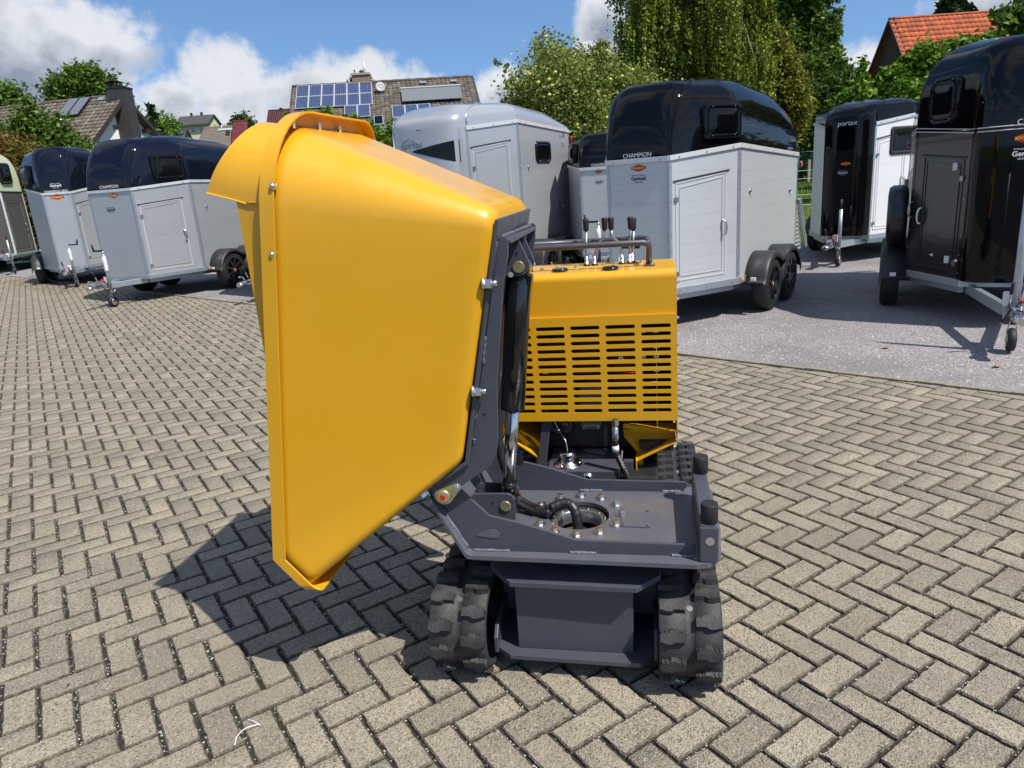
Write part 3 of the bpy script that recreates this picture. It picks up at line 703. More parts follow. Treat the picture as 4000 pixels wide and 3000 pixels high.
# small weld marks at the lower lip
for k in range(0): MB().cyl((-.945+k*.020, -.156, .478-k*.024), (-.942+k*.020, -.156, .474-k*.024), .004, 8).build('lip_weld', YEL, sk)
# --- grey carrying frame behind the skip
fr_ = empty('skip_frame'); fr_.parent = mc
BPp = [(ub(z)+.004, z) for z in (.80, 1.54)]
MB().prism([(ub(.80)+.003, .80), (ub(1.565)+.003, 1.565), (ub(1.565)+.016, 1.565), (ub(.80)+.018, .80)], fy, -.035, .551).build('base_plate', GREY, fr_, bev=.004)
MB().prism([(ub(.815)+.004, .815), (ub(.815)+.018, .807), (-.452, .705), (-.462, .715)], fy, -.035, .551).build('front_plate', GREY, fr_, bev=.003)
NP_ = [(-.150, 1.512), (-.131, 1.514), (-.124, 1.505), (-.127, 1.46), (-.146, 1.389), (-.166, 1.245), (-.192, 1.060), (-.202, .886), (-.212, .835), (-.232, .796), (-.319, .737), (-.352, .715), (-.380, .680), (-.408, .663), (-.432, .672), (-.444, .700), (-.440, .722), (-.305, .815), (-.285, .890), (-.245, 1.07), (-.200, 1.28)]
for v_ in (-.022, .516): MB().prism(NP_, fy, v_, v_+.012).build('side_plate', GREY, fr_, bev=.0015)
MB().prism([(ub(1.50)+.012, 1.496), (ub(1.50)+.012, 1.508), (-.122, 1.500), (-.122, 1.490)], fy, .012, .52).build('cross_plate', GREY, fr_, bev=.002)
GP = [(-.165, 1.490), (-.135, 1.492), (-.102, 1.410), (-.103, 1.392), (-.115, 1.375), (-.135, 1.366), (-.185, 1.370), (-.205, 1.395), (-.19, 1.45)]
for v_ in (.200, .300): MB().prism(GP, fy, v_, v_+.012).build('top_clevis', GREY, fr_, bev=.002)
MB().cyl((-.138, .193, 1.398), (-.138, .32, 1.398), .0195, 24).build('upper_pin', YZ, fr_, bev=.002)
MB().cyl((-.141, .1985, 1.443), (-.141, .1995, 1.443), .004, 10).build('clevis_hole', BLKM, fr_)
for (u_, z_) in ((-.193, 1.383), (-.253, 1.053)):
    nn = Vector((1, -.15, -.2)); q = MB(); q.cyl((u_-.012, -.040, z_), (u_-.006, -.040, z_), .0185, 18); q.cyl((u_-.006, -.040, z_), (u_+.018, -.043, z_), .0145, 6, smooth=False); q.cyl((u_+.018, -.043, z_), (u_+.032, -.045, z_), .0085, 12); q.build('frame_bolt', ZINC, fr_)
MB().hexbolt((-.130, -.015, 1.404), (.6, -1, 0), .0085, .015, False).build('frame_bolt', ZINC, fr_)
MB().hexbolt((-.455, -.022, .702), (-.7, -.6, -.4), .012, .02, True).build('frame_bolt', ZINC, fr_)
MB().cyl((-.238, -.0225, .972), (-.238, -.0235, .972), .0045, 10).build('plate_hole', BLKM, fr_)
weld((-.158, -.020, 1.500), (-.176, -.020, 1.43), .004, 8, fr_); weld((-.214, -.020, 1.22), (-.230, -.020, 1.13), .0045, 10, fr_); weld((-.258, -.020, 1.02), (-.270, -.020, .955), .0045, 8, fr_); weld((-.279, -.022, .89), (-.283, -.022, .875), .006, 3, fr_)
weld((ub(1.5)+.02, .03, 1.510), (ub(1.5)+.035, .48, 1.510), .006, 22, fr_)
# pivot with keeper plate
kp = MB().prism(arc(-.398, .692, .031, 150, 330, 14)+arc(-.352, .722, .014, -45, 120, 8), fy, -.028, -.0225).build('keeper_plate', YZ, mc, bev=.001)
MB().lathe((-.400, -.028, .690), (0, -1, 0), [(0, .024), (.004, .024), (.006, .020), (.007, .012)], 24).build('pivot_pin', YZ, kp); MB().cyl((-.400, -.034, .690), (-.400, -.038, .690), .0095, 16).build('red_plug', RED, kp)
MB().hexbolt((-.353, -.028, .722), (0, -1, 0), .008, .008).build('keeper_bolt', ZINC, kp)
MB().cyl((-.400, -.02, .690), (-.400, .53, .690), .022, 20).build('pivot_shaft', STEEL, mc)
# --- engine housing
eh = empty('engine_housing'); eh.parent = mc
prof = [(.792, 1.100)]+[(.792, 1.255)]+arc(.822, 1.258, .030, 180, 90, 6)+[(1.13, 1.288), (1.13, 1.284)]+[(.824, 1.283)]+arc(.822, 1.258, .025, 90, 180, 6)+[(.797, 1.1)]
MB().prism(prof, fx, -.382, .378, smooth=False).build('hood_panel', YEL, eh, bev=0)
for s_ in (-.382, .3785):
    MB().prism([(.794, .66), (.794, 1.255), (.80, 1.278), (.822, 1.2865), (1.128, 1.2865), (1.40, 1.10), (1.40, .62), (.95, .56), (.80, .555)], fx, s_, s_+.0035).build('side_panel', YEL, eh)
MB().box(-.378, .378, 1.395, 1.40, .62, 1.10).build('rear_panel', YEL, eh)
MB().add([(-.378, 1.13, 1.284), (.378, 1.13, 1.284), (.378, 1.398, 1.10), (-.378, 1.398, 1.10)], [(0, 1, 2, 3)]).build('rear_hood', YEL, eh, solid=.003)
# slotted front panel: every slot is a real opening
def slot_cell(m, x0, x1, z0, z1, a, b, c, r, yf, yb):
    ring = [(b-r+r*cos(t), c+r*sin(t)) for t in [R_(-90+180*k/8) for k in range(9)]]+[(a+r+r*cos(t), c+r*sin(t)) for t in [R_(90+180*k/8) for k in range(9)]]
    def proj(p):
        cx_, cz_ = (a+b)/2, c; dx, dz = p[0]-cx_, p[1]-cz_
        tx = ((x1-cx_) if dx > 0 else (x0-cx_))/dx if abs(dx) > 1e-9 else 1e9; tz = ((z1-cz_) if dz > 0 else (z0-cz_))/dz if abs(dz) > 1e-9 else 1e9
        t = min(tx, tz); return (cx_+dx*t, cz_+dz*t)
    outr = [proj(p) for p in ring]
    # pin the corners
    for cx_, cz_ in ((x1, z0), (x1, z1), (x0, z1), (x0, z0)):
        i = min(range(len(outr)), key=lambda k: math.dist(outr[k], (cx_, cz_))); outr[i] = (cx_, cz_)
    n = len(ring); vs = [(p[0], yf, p[1]) for p in ring]+[(p[0], yf, p[1]) for p in outr]+[(p[0], yb, p[1]) for p in ring]+[(p[0], yb, p[1]) for p in outr]; fs = []
    for i in range(n):
        j = (i+1) % n; fs += [(i, j, n+j, n+i), (2*n+j, 2*n+i, 3*n+i, 3*n+j), (i, 2*n+i, 2*n+j, j)]
    m.add(vs, fs)
m = MB(); X0, X1, ZB, ZT = -.384, .3795, .662, 1.112; cols = [(-.332, -.212), (-.190, -.070), (-.047, .073), (.096, .216), (.240, .358)]; rows = [.708+.0325*k for k in range(12)]
xe = [X0]+[(cols[i][1]+cols[i+1][0])/2 for i in range(4)]+[X1]; ze = [ZB]+[rows[0]-.01625+.0325*(k+1) for k in range(11)]+[ZT]
ze[0] = rows[0]-.0163; ze[-1] = rows[-1]+.0163
for i, (a, b) in enumerate(cols):
    for k, c in enumerate(rows): slot_cell(m, xe[i], xe[i+1], ze[k], ze[k+1], a, b, c, .0082, .782, .786)
m.box(X0, X1, .782, .786, ZB, ze[0]); m.box(X0, X1, .782, .786, ze[-1], ZT)
gp = m.build('slotted_panel', YEL, eh, fix=False)
MB().box(X0, X1, .7865, .7915, ZB, .675).build('panel_return', YEL, eh); MB().box(X0, X1, .7865, .7915, 1.100, ZT).build('panel_return', YEL, eh)
for z_ in (1.235, 1.165, 1.09, .98, .86, .74): MB().hexbolt((.382, .81, z_), (1, 0, 0), .006, .006).build('panel_screw', ZINC, eh)
# engine and pump behind the slots
en = MB().box(-.22, .22, .93, 1.30, .66, 1.05).build('engine_block', DARK, eh, bev=.02)
MB().box(-.376, .376, 1.20, 1.22, .36, 1.24).build('bulkhead', DARK, eh); MB().box(-.19, .37, .96, 1.19, .47, .655).build('dark_bay_filler', DARK, eh, bev=.01); MB().box(.22, .36, .86, .95, .50, .54).build('dark_tray', DARK, eh)  # low dark block below the engine is added so the bay reads as shade
MB().lathe((.015, .955, .74), (0, -1, 0), [(0, .075), (.03, .075), (.05, .060), (.07, .062), (.075, .05)], 28).build('starter_cover', mat('dull_aluminium', (.25, .25, .26), .4, metal=.8, bump=.2), en)
MB().cyl((-.12, .93, .93), (-.12, .86, .93), .07, 24).build('air_filter', BLKM, en); MB().cyl((.03, .93, .96), (.03, .86, .96), .05, 20).build('pulley', DARK, en)
MB().box(.12, .20, .86, .93, .80, .92).build('battery', mat('battery_red', (.10, .008, .008), .4), en, bev=.004)
MB().cyl((.165, .858, .845), (.215, .858, .845), .010, 12).build('red_cap', RED, en); MB().cyl((.30, .84, .99), (.30, .84, .60), .003, 8).build('steel_cable', ZINC, en)
for (u_, z_) in ((.30, 1.035), (.245, 1.035), (.30, .97), (.30, .93), (.245, .93), (.30, .87), (-.165, .87), (.155, .925)): MB().prism([(u_-.012, z_-.006), (u_+.012, z_-.006), (u_+.008, z_+.008), (u_-.008, z_+.008)], fy, .815, .818).build('label_scrap', WHP, en)
MB().cyl((.27, .84, .807), (.30, .84, .807), .008, 12).build('fuse_holder', mat('tan_plastic', (.5, .45, .25), .5), en)
pu = MB().prism([(-.030, .652), (.060, .652), (.060, .618), (.048, .596), (-.018, .596), (-.030, .618)], fy, .855, .93).build('gear_pump', mat('cast_alu', (.16, .16, .17), .5, metal=.6, bump=.3), eh, bev=.006)
for u_ in (-.015, .046): MB().cyl((u_, .855, .610), (u_, .845, .610), .0085, 16).build('pump_bolt', ZINC, pu)
MB().lathe((-.10, .88, .64), (0, 0, -1), [(0, .04), (.05, .04), (.06, .03)], 20).build('oil_filter', BLKM, eh)
# vertical hose with fitting
ho = MB().cyl((.128, .72, .690), (.128, .72, .665), .016, 6, smooth=False).build('pressure_hose', ZINC, mc); MB().lathe((.127, .72, .665), (0, 0, -1), [(0, .010), (.01, .010), (.012, .0135), (.06, .0135), (.064, .012)], 20).build('hose_fitting', ZINC, ho)
MB().tube(spline([(.125, .72, .603), (.124, .72, .57), (.130, .718, .535), (.146, .714, .50), (.163, .710, .46), (.180, .70, .41), (.19, .69, .33)]), .0135, 14).build('hose_line', HOSE, ho)
MB().tube([(.1245, .72, .575), (.1265, .72, .548)], .0145, 16).build('white_sleeve', WHP, ho)
text(ho, 'TONGDA / SAE 100R', (.158, .6995, .475), (.042, 0, -.105), (.105, 0, .042), .0145, WHT, 'hose_lettering')
# lower right bracket and left slotted guard
MB().prism([(.155, .552), (.155, .610), (.374, .610), (.374, .556), (.214, .474)], fy, .885, .90).build('corner_plate', YEL, eh)
MB().prism([(.155, .608), (.378, .608), (.378, .612), (.155, .612)], fy, .80, .885).build('corner_shelf', YEL, eh)
MB().prism([(.372, .558), (.376, .556), (.214, .472), (.206, .472), (.206, .390), (.210, .390), (.212, .470)], fy, .80, .90).build('corner_strut', YEL, eh)
MB().prism([(.214, .40), (.235, .40), (.235, .465), (.214, .472)], fy, .86, .865).build('bolt_tab', YEL, eh)
MB().prism([(-.383, .600), (-.376, .604), (-.214, .486), (-.206, .476), (-.206, .390), (-.211, .390), (-.211, .472), (-.218, .480)], fy, .805, 1.17).build('left_corner_strut', YEL, eh, bev=.001)
MB().prism([(-.383, .600), (-.376, .600), (-.376, .662), (-.383, .662)], fy, .795, 1.17).build('left_side_strip', YEL, eh)
MB().prism([(-.232, .40), (-.195, .40), (-.150, .66), (-.19, .66)], fy, .80, .83).build('grey_upright', GREY, mc, bev=.002); MB().box(.150, .195, .80, .83, .33, .47).build('grey_upright', GREY, mc, bev=.002)
# hydraulic tank
tk = MB().box(-.172, .138, .715, 1.00, .33, .462).build('hydraulic_tank', GREY, mc, bev=.006)
MB().lathe((-.085, .785, .462), (0, 0, 1), [(0, .062), (.006, .062), (.008, .05), (.014, .05), (.016, .032), (.03, .032), (.034, .034), (.052, .036), (.060, .030), (.064, .01)], 32).build('tank_filler_cap', CHR, tk)
for k in range(6): a = k*pi/3; MB().hexbolt((-.085+.054*cos(a), .785+.054*sin(a), .468), (0, 0, 1), .005, .004, False).build('flange_screw', ZINC, tk)
MB().lathe((.006, .715, .430), (0, -1, 0), [(0, .024), (.004, .024), (.006, .017), (.012, .017), (.013, .010)], 24).build('sight_plug', CHR, tk)
MB().tube(spline([(-.155, .86, .66), (-.125, .84, .60), (-.095, .80, .57), (-.085, .785, .53)]), .003, 8).build('thin_cable', ZINC, tk); MB().tube(spline([(-.19, .88, .70), (-.165, .85, .62), (-.125, .84, .585)]), .014, 10).build('rubber_boot', HOSE, tk)
# top of the hood: caps, screws, levers, guard rail
for (u_, v_) in ((-.088, .885), (.121, .860)):
    MB().lathe((u_, v_, 1.288), (0, 0, 1), [(0, .030), (.003, .034), (.010, .034), (.013, .030)], 32).build('rubber_cap', BLK, eh)
for (u_, v_) in ((-.03, .97), (-.03, 1.02), (.085, 1.02), (.135, .98), (.135, 1.03), (.245, 1.04), (-.17, .93), (-.11, .96)): MB().hexbolt((u_, v_, 1.288), (0, 0, 1), .0075, .008).build('top_screw', ZINC, eh)
MB().box(-.055, .15, .955, .966, 1.2882, 1.2888).build('yellow_sticker', YELP, eh); 
lv = {}
for (ub_, pts) in ((.012, [(.012, 1.33), (.015, 1.44)]), (.046, [(.046, 1.33), (.066, 1.383), (.088, 1.405), (.094, 1.44)]), (.163, [(.163, 1.33), (.152, 1.38), (.124, 1.405), (.121, 1.44)]), (.196, [(.196, 1.33), (.200, 1.40), (.203, 1.437)]), (.205, [(.21, 1.34), (.214, 1.43)])):
    v_ = 1.03 if ub_ != .205 else 1.07
    lo = MB().lathe((ub_, v_, 1.288), (0, 0, 1), [(0, .0115), (.008, .0105), (.0085, .0085), (.034, .0085), (.035, .0065), (.040, .0065)], 16).build('control_lever', ZINC, mc)
    MB().cyl((ub_, v_-.0105, 1.313), (ub_, v_-.0085, 1.313), .0045, 10).build('socket_hole', BLKM, lo); MB().lathe((ub_, v_, 1.288), (0, 0, 1), [(0, .015), (.008, .013)], 16).build('rubber_gaiter', BLKM, lo)
    MB().tube([(ub_, v_, 1.325)]+[(a, v_, b) for a, b in pts], .0055, 10).build('lever_rod', STEEL, lo)
    a, b = pts[-1]; MB().lathe((a, v_, b-.004), (0, 0, 1), [(0, .0095), (.003, .0115), (.03, .0125), (.042, .0135), (.048, .0130), (.051, .010)], 18).build('lever_grip', BLKM, lo)
gr = MB().tube([(-.235, .90, 1.30), (-.235, .90, 1.36), (-.225, .90, 1.380), (-.20, .90, 1.386), (.255, .90, 1.386), (.270, .905, 1.381), (.277, .925, 1.37), (.277, .935, 1.34), (.277, .935, 1.29)], .0125, 14).build('guard_rail', GREY, mc)
MB().tube([(-.235, .92, 1.36), (-.235, 1.05, 1.386), (-.22, 1.08, 1.388), (.255, 1.08, 1.388), (.273, 1.06, 1.386), (.275, .95, 1.376)], .0115, 12).build('rear_bar', GREY, gr)
MB().box(.258, .300, .905, .955, 1.2885, 1.2955).build('rail_foot', GREY, gr, bev=.001); MB().hexbolt((.289, .915, 1.2955), (0, 0, 1), .006, .005).build('rail_screw', ZINC, gr)
MB().prism([(-.245, 1.289), (-.205, 1.289), (-.210, 1.372), (-.236, 1.372)], fy, .905, .912).build('rail_plate', GREY, gr, bev=.001)
MB().beam((.29, .9, .40), (.29, .9, .42), .05, .02).build('rear_tab', GREY, mc)
# cable tie lying on the paving
ct = MB().tube(spline([(-.967, 1.876, .006), (-.968, 1.905, .014), (-.952, 1.935, .016), (-.920, 1.957, .010), (-.912, 1.957, .006)]), .0016, 8).build('cable_tie', WHP); tag(ct, 'white plastic cable tie dropped on the pavers at the bottom left', 'cable tie')
MB().tube(spline([(-.915, 1.957, .010), (-.940, 1.975, .010), (-.965, 1.989, .006)]), .0013, 8).build('tie_tail', WHP, ct)

# ------------------------------------------------------------------ horse trailers
def logo(par, c, xd, ud, w):
    c = Vector(c); x = Vector(xd).normalized(); u = Vector(ud).normalized(); n = x.cross(u).normalized(); h = w*.44
    def hexa(k, off, m, nm):
        pts = [(-.5, -.16), (0, -.5), (.5, -.16), (.5, .16), (0, .5), (-.5, .16)]
        vs = [c+x*(a*w*k)+u*(b*h*k)+n*off for a, b in pts]; return MB().add(vs, [tuple(range(6))]).build(nm, m, par, fix=False)
    e = hexa(1.06, .0015, BLP, 'emblem'); hexa(1.0, .0022, REDP, 'emblem_field')
    vs = [c+x*(a*w)+u*(b*h)+n*.0028 for a, b in ((-.5, -.13), (.5, -.13), (.5, .13), (-.5, .13))]; MB().add(vs, [(0, 1, 2, 3)]).build('emblem_band', BLP, par, fix=False)
    text(par, 'BÖCKMANN', c+n*.0034-u*(h*.115), x, u, h*.34, YELP, 'emblem_lettering', bold=h*.012, sx=w/(h*.34)/6.3)
def dealer(par, c, xd, ud, w, m, small=True):
    c = Vector(c); x = Vector(xd).normalized(); u = Vector(ud).normalized(); n = x.cross(u).normalized()
    text(par, 'Gerhold', c+n*.002-u*w*.10, x, u, w*.30, m, 'dealer_name', bold=w*.007)
    if small:
        text(par, 'Anhänger - Centrum', c+n*.002+u*w*.17, x, u, w*.11, m, 'dealer_line'); text(par, '05692 / 2461', c+n*.002-u*w*.25, x, u, w*.11, m, 'dealer_phone')
def wheel_meshes(r, w):
    ty = MB().lathe((0, -w/2, 0), (0, 1, 0), [(0, r*.66), (0, r*.86), (.012, r*.95), (.03, r*.99), (w/2, r), (w-.03, r*.99), (w-.012, r*.95), (w, r*.86), (w, r*.66), (w*.5, r*.64), (0, r*.66)], 40, caps=False).mesh('tyre', TYRE)
    rim = MB(); rim.lathe((0, -w/2+.02, 0), (0, 1, 0), [(0, r*.66), (.015, r*.62), (.05, r*.58), (.05, 0.0)], 36, caps=False); a = rim.mesh('rim', BLK)
    sp = MB()
    for k in range(9):
        t = 2*pi*k/9; rad = Vector((cos(t), 0, sin(t))); sp.beam(Vector((0, -w/2+.035, 0))+rad*r*.12, Vector((0, -w/2+.020, 0))+rad*r*.62, .022, .03, upv=(0, 1, 0))
    sp.cyl((0, -w/2+.045, 0), (0, -w/2+.015, 0), r*.14, 16)
    b = sp.mesh('spokes', mat('gloss_spoke', (.03, .03, .032), .18, metal=.6, coat=.6)); return ty, a, b
_wm = {}
def wheel(par, x, y, r, w=.185, sgn=-1, accent=True):
    key = (round(r, 3), round(w, 3))
    if key not in _wm: _wm[key] = wheel_meshes(r, w)
    ty, ri, sp = _wm[key]
    t = bpy.data.objects.new('wheel', ty); COL.objects.link(t); t.parent = par; t.location = (x, y, r-.016); t.rotation_euler = (0, 0, 0 if sgn < 0 else pi)
    for me in (ri, sp): o = bpy.data.objects.new(me.name, me); COL.objects.link(o); o.parent = t
    if accent: MB().cyl((0, -w/2+.016, 0), (0, -w/2+.012, 0), .02, 12).build('hub_cap', ORG, t)
    return t
def fender(par, xs, r, y0, y1, zb):
    # plastic mudguard with one hump for each wheel
    m = MB(); n = 16; outl = []
    for i, x in enumerate(xs):
        a = arc(x, r-.016, r+.075, 168 if i == 0 else 128, 52 if i < len(xs)-1 else 12, n); outl += a
    outl = [(xs[0]-r-.11, zb+.02-.10)]+outl+[(xs[-1]+r+.09, zb-.02)]
    inn = [(x+(xs[len(xs)//2]-x)*.0, z-.03) for x, z in outl]
    yo = y0 if abs(y0) > abs(y1) else y1; yi = y1 if yo == y0 else y0; s = 1 if yo > 0 else -1
    l1 = [(x, yi, z) for x, z in outl]; l2 = [(x, yo-s*.03, z) for x, z in outl]; l3 = [(x, yo, z-.022) for x, z in outl]; l4 = [(x, yo, z-.075) for x, z in outl]; l5 = [(x, yo-s*.01, z-.08) for x, z in outl]
    m.loft([l1, l2, l3, l4, l5], False, smooth=True); return m.build('mudguard', PLAS, par, solid=.006)
def lerp(a, b, t): return a+(b-a)*t

def trailer(name_label, pose, side, wf, wb, dx, L_, zf, zs, zr, zb, xs, H, body, hood, kind='champion', nose=0.0, xj=-.85, planks=0, rim=True, hook=None, group='horse trailers parked around the yard', post=None, front_mat=None, win=True, crank=True, logos=True, door=True, rail=EDGE, stand=.55, hooden=3.6, trim_line=False):
    X, Y, h = pose
    t = empty('horse_trailer', (X, Y, 0), h+pi, name_label, 'trailer', group)
    sv = -side           # y' sign of the visible long side
    post = post or GALV; k = wb/.786
    fx_ = lambda p: (p[0], p[1])
    # plan corners, visible side first
    C = {'f0': (0, -sv*wf), 'f1': (0, sv*wf), 's0': (dx, sv*wb), 's1': (L_, sv*wb), 'r1': (L_, -sv*wb), 'r0': (dx, -sv*wb)}
    def zseam(x): return lerp(zf, zs, min(1, max(0, x/dx))) if x <= dx else lerp(zs, zr, (x-dx)/(L_-dx))
    def panel(nm, a, b, za, zb_, m_, np_=0, inset=0.0):
        # wall panel from plan point a to b; top follows the seam; built of horizontal profile boards
        a, b = Vector(a), Vector(b); d = (b-a).normalized(); n = Vector((d.y, -d.x)); c_ = Vector((L_*.45, 0))
        if (a-c_).dot(n) < 0: n = -n
        th = .018
        np_ = np_ or 1; hmin = min(za, zb_); bh = (hmin-zb)/np_; first = None
        for q in range(np_):
            z0 = zb+q*bh+(.0004 if q else 0); z1a = zb+(q+1)*bh-.0004; z1b = z1a
            if q == np_-1: z1a, z1b = za, zb_
            m = MB(); vs = []
            for off in (0, -th):
                for p, zz in ((a, z0), (b, z0), (b, z1b), (a, z1a)): vs.append((p.x+n.x*off, p.y+n.y*off, zz))
            m.add(vs, [(0, 1, 2, 3), (7, 6, 5, 4), (0, 4, 5, 1), (1, 5, 6, 2), (2, 6, 7, 3), (3, 7, 4, 0)])
            o = m.build(nm if np_ == 1 else nm.replace('panel', 'board'), m_, t)
        return n
    PL = planks
    n_ang = panel('door_side_panel', C['f1'], C['s0'], zf-.01, zs-.01, body, PL); panel('side_panel', C['s0'], C['s1'], zs-.01, zr-.01, body, PL)
    panel('off_side_panel', C['r0'], C['r1'], zs-.01, zr-.01, body); panel('off_front_panel', C['f0'], C['r0'], zf-.01, zs-.01, body); panel('rear_panel', C['s1'], C['r1'], zr-.01, zr-.01, body)
    fm = front_mat or body
    if nose <= 0: panel('front_panel', C['f0'], C['f1'], zf-.01, zf-.01, fm, PL)
    # ---- hood
    NX = 26; NTH = 34
    def Hx(x):
        u_ = max(0, min(1, (x+nose)/(L_+nose))); xs_ = [p[0] for p in H]; 
        for i in range(len(H)-1):
            if u_ <= H[i+1][0]: f = (u_-H[i][0])/(H[i+1][0]-H[i][0]); f = f*f*(3-2*f)*.5+f*.5; return lerp(H[i][1], H[i+1][1], f)
        return H[-1][1]
    dn = .34*k
    def Yx(x):
        if x < 0: q = 1-(x+nose)/nose; return wf*(1-min(1, q)**2.6)**(1/2.6)
        base = wf+(wb-wf)*min(1, x/dx)
        if nose > 0 and x < dx: return base
        return base
    def hfun(x):
        q = max(0.0, 1-(x+nose)/dn); f = (1-q**2.4)**(1/2.4) if q < 1 else 0.0
        e = max(0.0, 1-(L_-x)/.16); g = (1-e**2.2*.22)
        return (Hx(x)-zseam(max(0, x)))*f*g
    def Sf(x, th, off=0.0):
        y_, h_ = Yx(x)+off, hfun(x)+off; c, s = cos(th), sin(th); e = 2/hooden
        if x > dx*.5: e = lerp(e, 2/(hooden*.80), min(1, (x-dx*.5)/(L_-dx*.5)))
        return (x, sv*y_*math.copysign(abs(c)**e, c), zseam(max(0, x))+h_*abs(s)**e)
    ths = [pi*(.5-.5*cos(pi*i/NTH)) if False else pi*i/NTH for i in range(NTH+1)]
    # distribute samples more evenly on the squarish arch
    ths = []
    for i in range(NTH+1):
        u_ = i/NTH; v_ = abs(2*u_-1); a_ = (pi/2)*(1-(v_**1.0)); a_ = pi/2-(pi/2)*v_; ths.append(a_ if u_ < .5 else pi-a_)
    st = [-nose+dn*(1-cos(pi/2*i/11)**1.4)*1.0 for i in range(12)]
    st = sorted(set([round(s_, 4) for s_ in st]+[round(lerp(dn-nose, L_, i/NX), 4) for i in range(NX+1)]+[round(L_-.10, 4), round(L_-.05, 4)]+([round(dx, 4)])))
    m = MB(); loops = [[Sf(x+(1e-4 if i == 0 else 0), th) for th in ths] for i, x in enumerate(st)]
    m.loft(loops, False, smooth=True); n0 = len(m.v); nl = len(ths); o_ = (len(st)-1)*nl; m.f.append(tuple(range(o_, o_+nl))); m.sm.append(False)
    hd = m.build('hood', hood, t)
    q = hd.modifiers.new('edge', 'EDGE_SPLIT'); q.split_angle = R_(55)
    if nose > 0:   # full height moulded front
        N_ = 24; pl = [(-nose+nose*(1-cos(pi*i/2/N_)), 0) for i in range(N_+1)]; pl = [(x, Yx(x if x > -nose else -nose+1e-5)) for x, _ in pl]
        loop = [(x, -sv*y) for x, y in pl[::-1]]+[(x, sv*y) for x, y in pl[1:]]
        MB().loft([[(x, y, zz) for x, y in loop] for zz in (zb, lerp(zb, zf, .5), zf)], False, smooth=True).build('moulded_front', hood, t)
    # styling ridge from the front post up to the roof
    if kind in ('champion', 'portax'):
        path = []
        for i in range(19):
            u_ = i/18; x = lerp(.02, dx*1.02, u_**1.7); th = lerp(.03, pi*.46, u_**.75); path.append(Vector(Sf(x, th, .001)))
        MB().tube(path, .013, 8).build('hood_crease', hood, hd)
    # ---- seam rail, frame, posts
    def strip(nm, pts, w_, hgt_, m_, parent=t, off=.0):
        mm_ = MB()
        for a, b in zip(pts[:-1], pts[1:]): mm_.beam(a, b, w_, hgt_)
        return mm_.build(nm, m_, parent, bev=.002)
    def P3(c, z, o=.0):
        c = Vector(c); d = (c-Vector((L_*.45, 0))); d = Vector((d.x/L_*2, d.y/wb)).normalized(); return (c.x+d.x*o, c.y+d.y*o, z)
    if kind != 'comfort':
        ring = [('f0', zf), ('f1', zf), ('s0', zs), ('s1', zr), ('r1', zr), ('r0', zs), ('f0', zf)]
        if nose > 0: ring = [('f1', zf), ('s0', zs), ('s1', zr), ('r1', zr), ('r0', zs), ('f0', zf)]
        if kind != 'cream': strip('seam_rail', [P3(C[a], z-.012, .004) for a, z in ring], .03, .048, rail)
        else: strip('seam_rail', [P3(C[a], z-.012, .004) for a, z in ring], .03, .03, BLKM)
    fr = strip('base_frame', [P3(C[a], zb-.035, .002) for a in ('f0', 'f1', 's0', 's1', 'r1', 'r0', 'f0')], .035, .07, GALV)
    strip('under_frame', [P3(C[a], zb-.105, -.09) for a in ('f1', 's0', 's1')], .05, .07, GALV, fr); strip('cross_beam', [(dx, -wb*.8, zb-.1), (dx, wb*.8, zb-.1)], .06, .08, GALV, fr); strip('under_frame', [P3(C[a], zb-.105, -.09) for a in ('f0', 'r0', 'r1')], .05, .07, GALV, fr)
    MB().box(.05, L_-.02, -wf*.9, wf*.9, zb-.055, zb-.03).build('floor_pan', BLKM, t); MB().box(dx, L_-.02, -wb*.95, wb*.95, zb-.054, zb-.03).build('floor_pan', BLKM, t)
    riv = MB()
    for key, z in (('f0', zf), ('f1', zf), ('s0', zs), ('s1', zr)):
        if nose > 0 and key == 'f0': continue
        c = Vector(C[key]); wdt = .032*k if key != 's1' else .02
        # L-shaped corner profile lying on both neighbours
        nb = {'f0': ('f1', 'r0'), 'f1': ('s0', 'f0'), 's0': ('s1', 'f1'), 's1': ('s0', 'r1')}[key]
        mq = MB()
        for nn in nb:
            if nose > 0 and key == 'f1' and nn == 'f0': continue
            d = (Vector(C[nn])-c).normalized(); n = Vector((d.y, -d.x)); 
            if (c-Vector((L_*.45, 0))).dot(n) < 0: n = -n
            a0, a1 = c-d*.004, c+d*wdt
            vs = [(p.x+n.x*o2, p.y+n.y*o2, z2) for o2 in (.0, .004) for p, z2 in ((a0, zb-.01), (a1, zb-.01), (a1, z-.03), (a0, z-.03))]
            mq.add(vs, [(0, 1, 2, 3), (7, 6, 5, 4), (0, 4, 5, 1), (1, 5, 6, 2), (2, 6, 7, 3), (3, 7, 4, 0)])
            for q_ in range(8):
                zz_ = lerp(zb+.06, z-.10, q_/7); pr_ = c+d*wdt*.6; riv.cyl((pr_.x+n.x*.004, pr_.y+n.y*.004, zz_), (pr_.x+n.x*.009, pr_.y+n.y*.009, zz_), .006*k, 8)
        mq.build('corner_post', post, t)
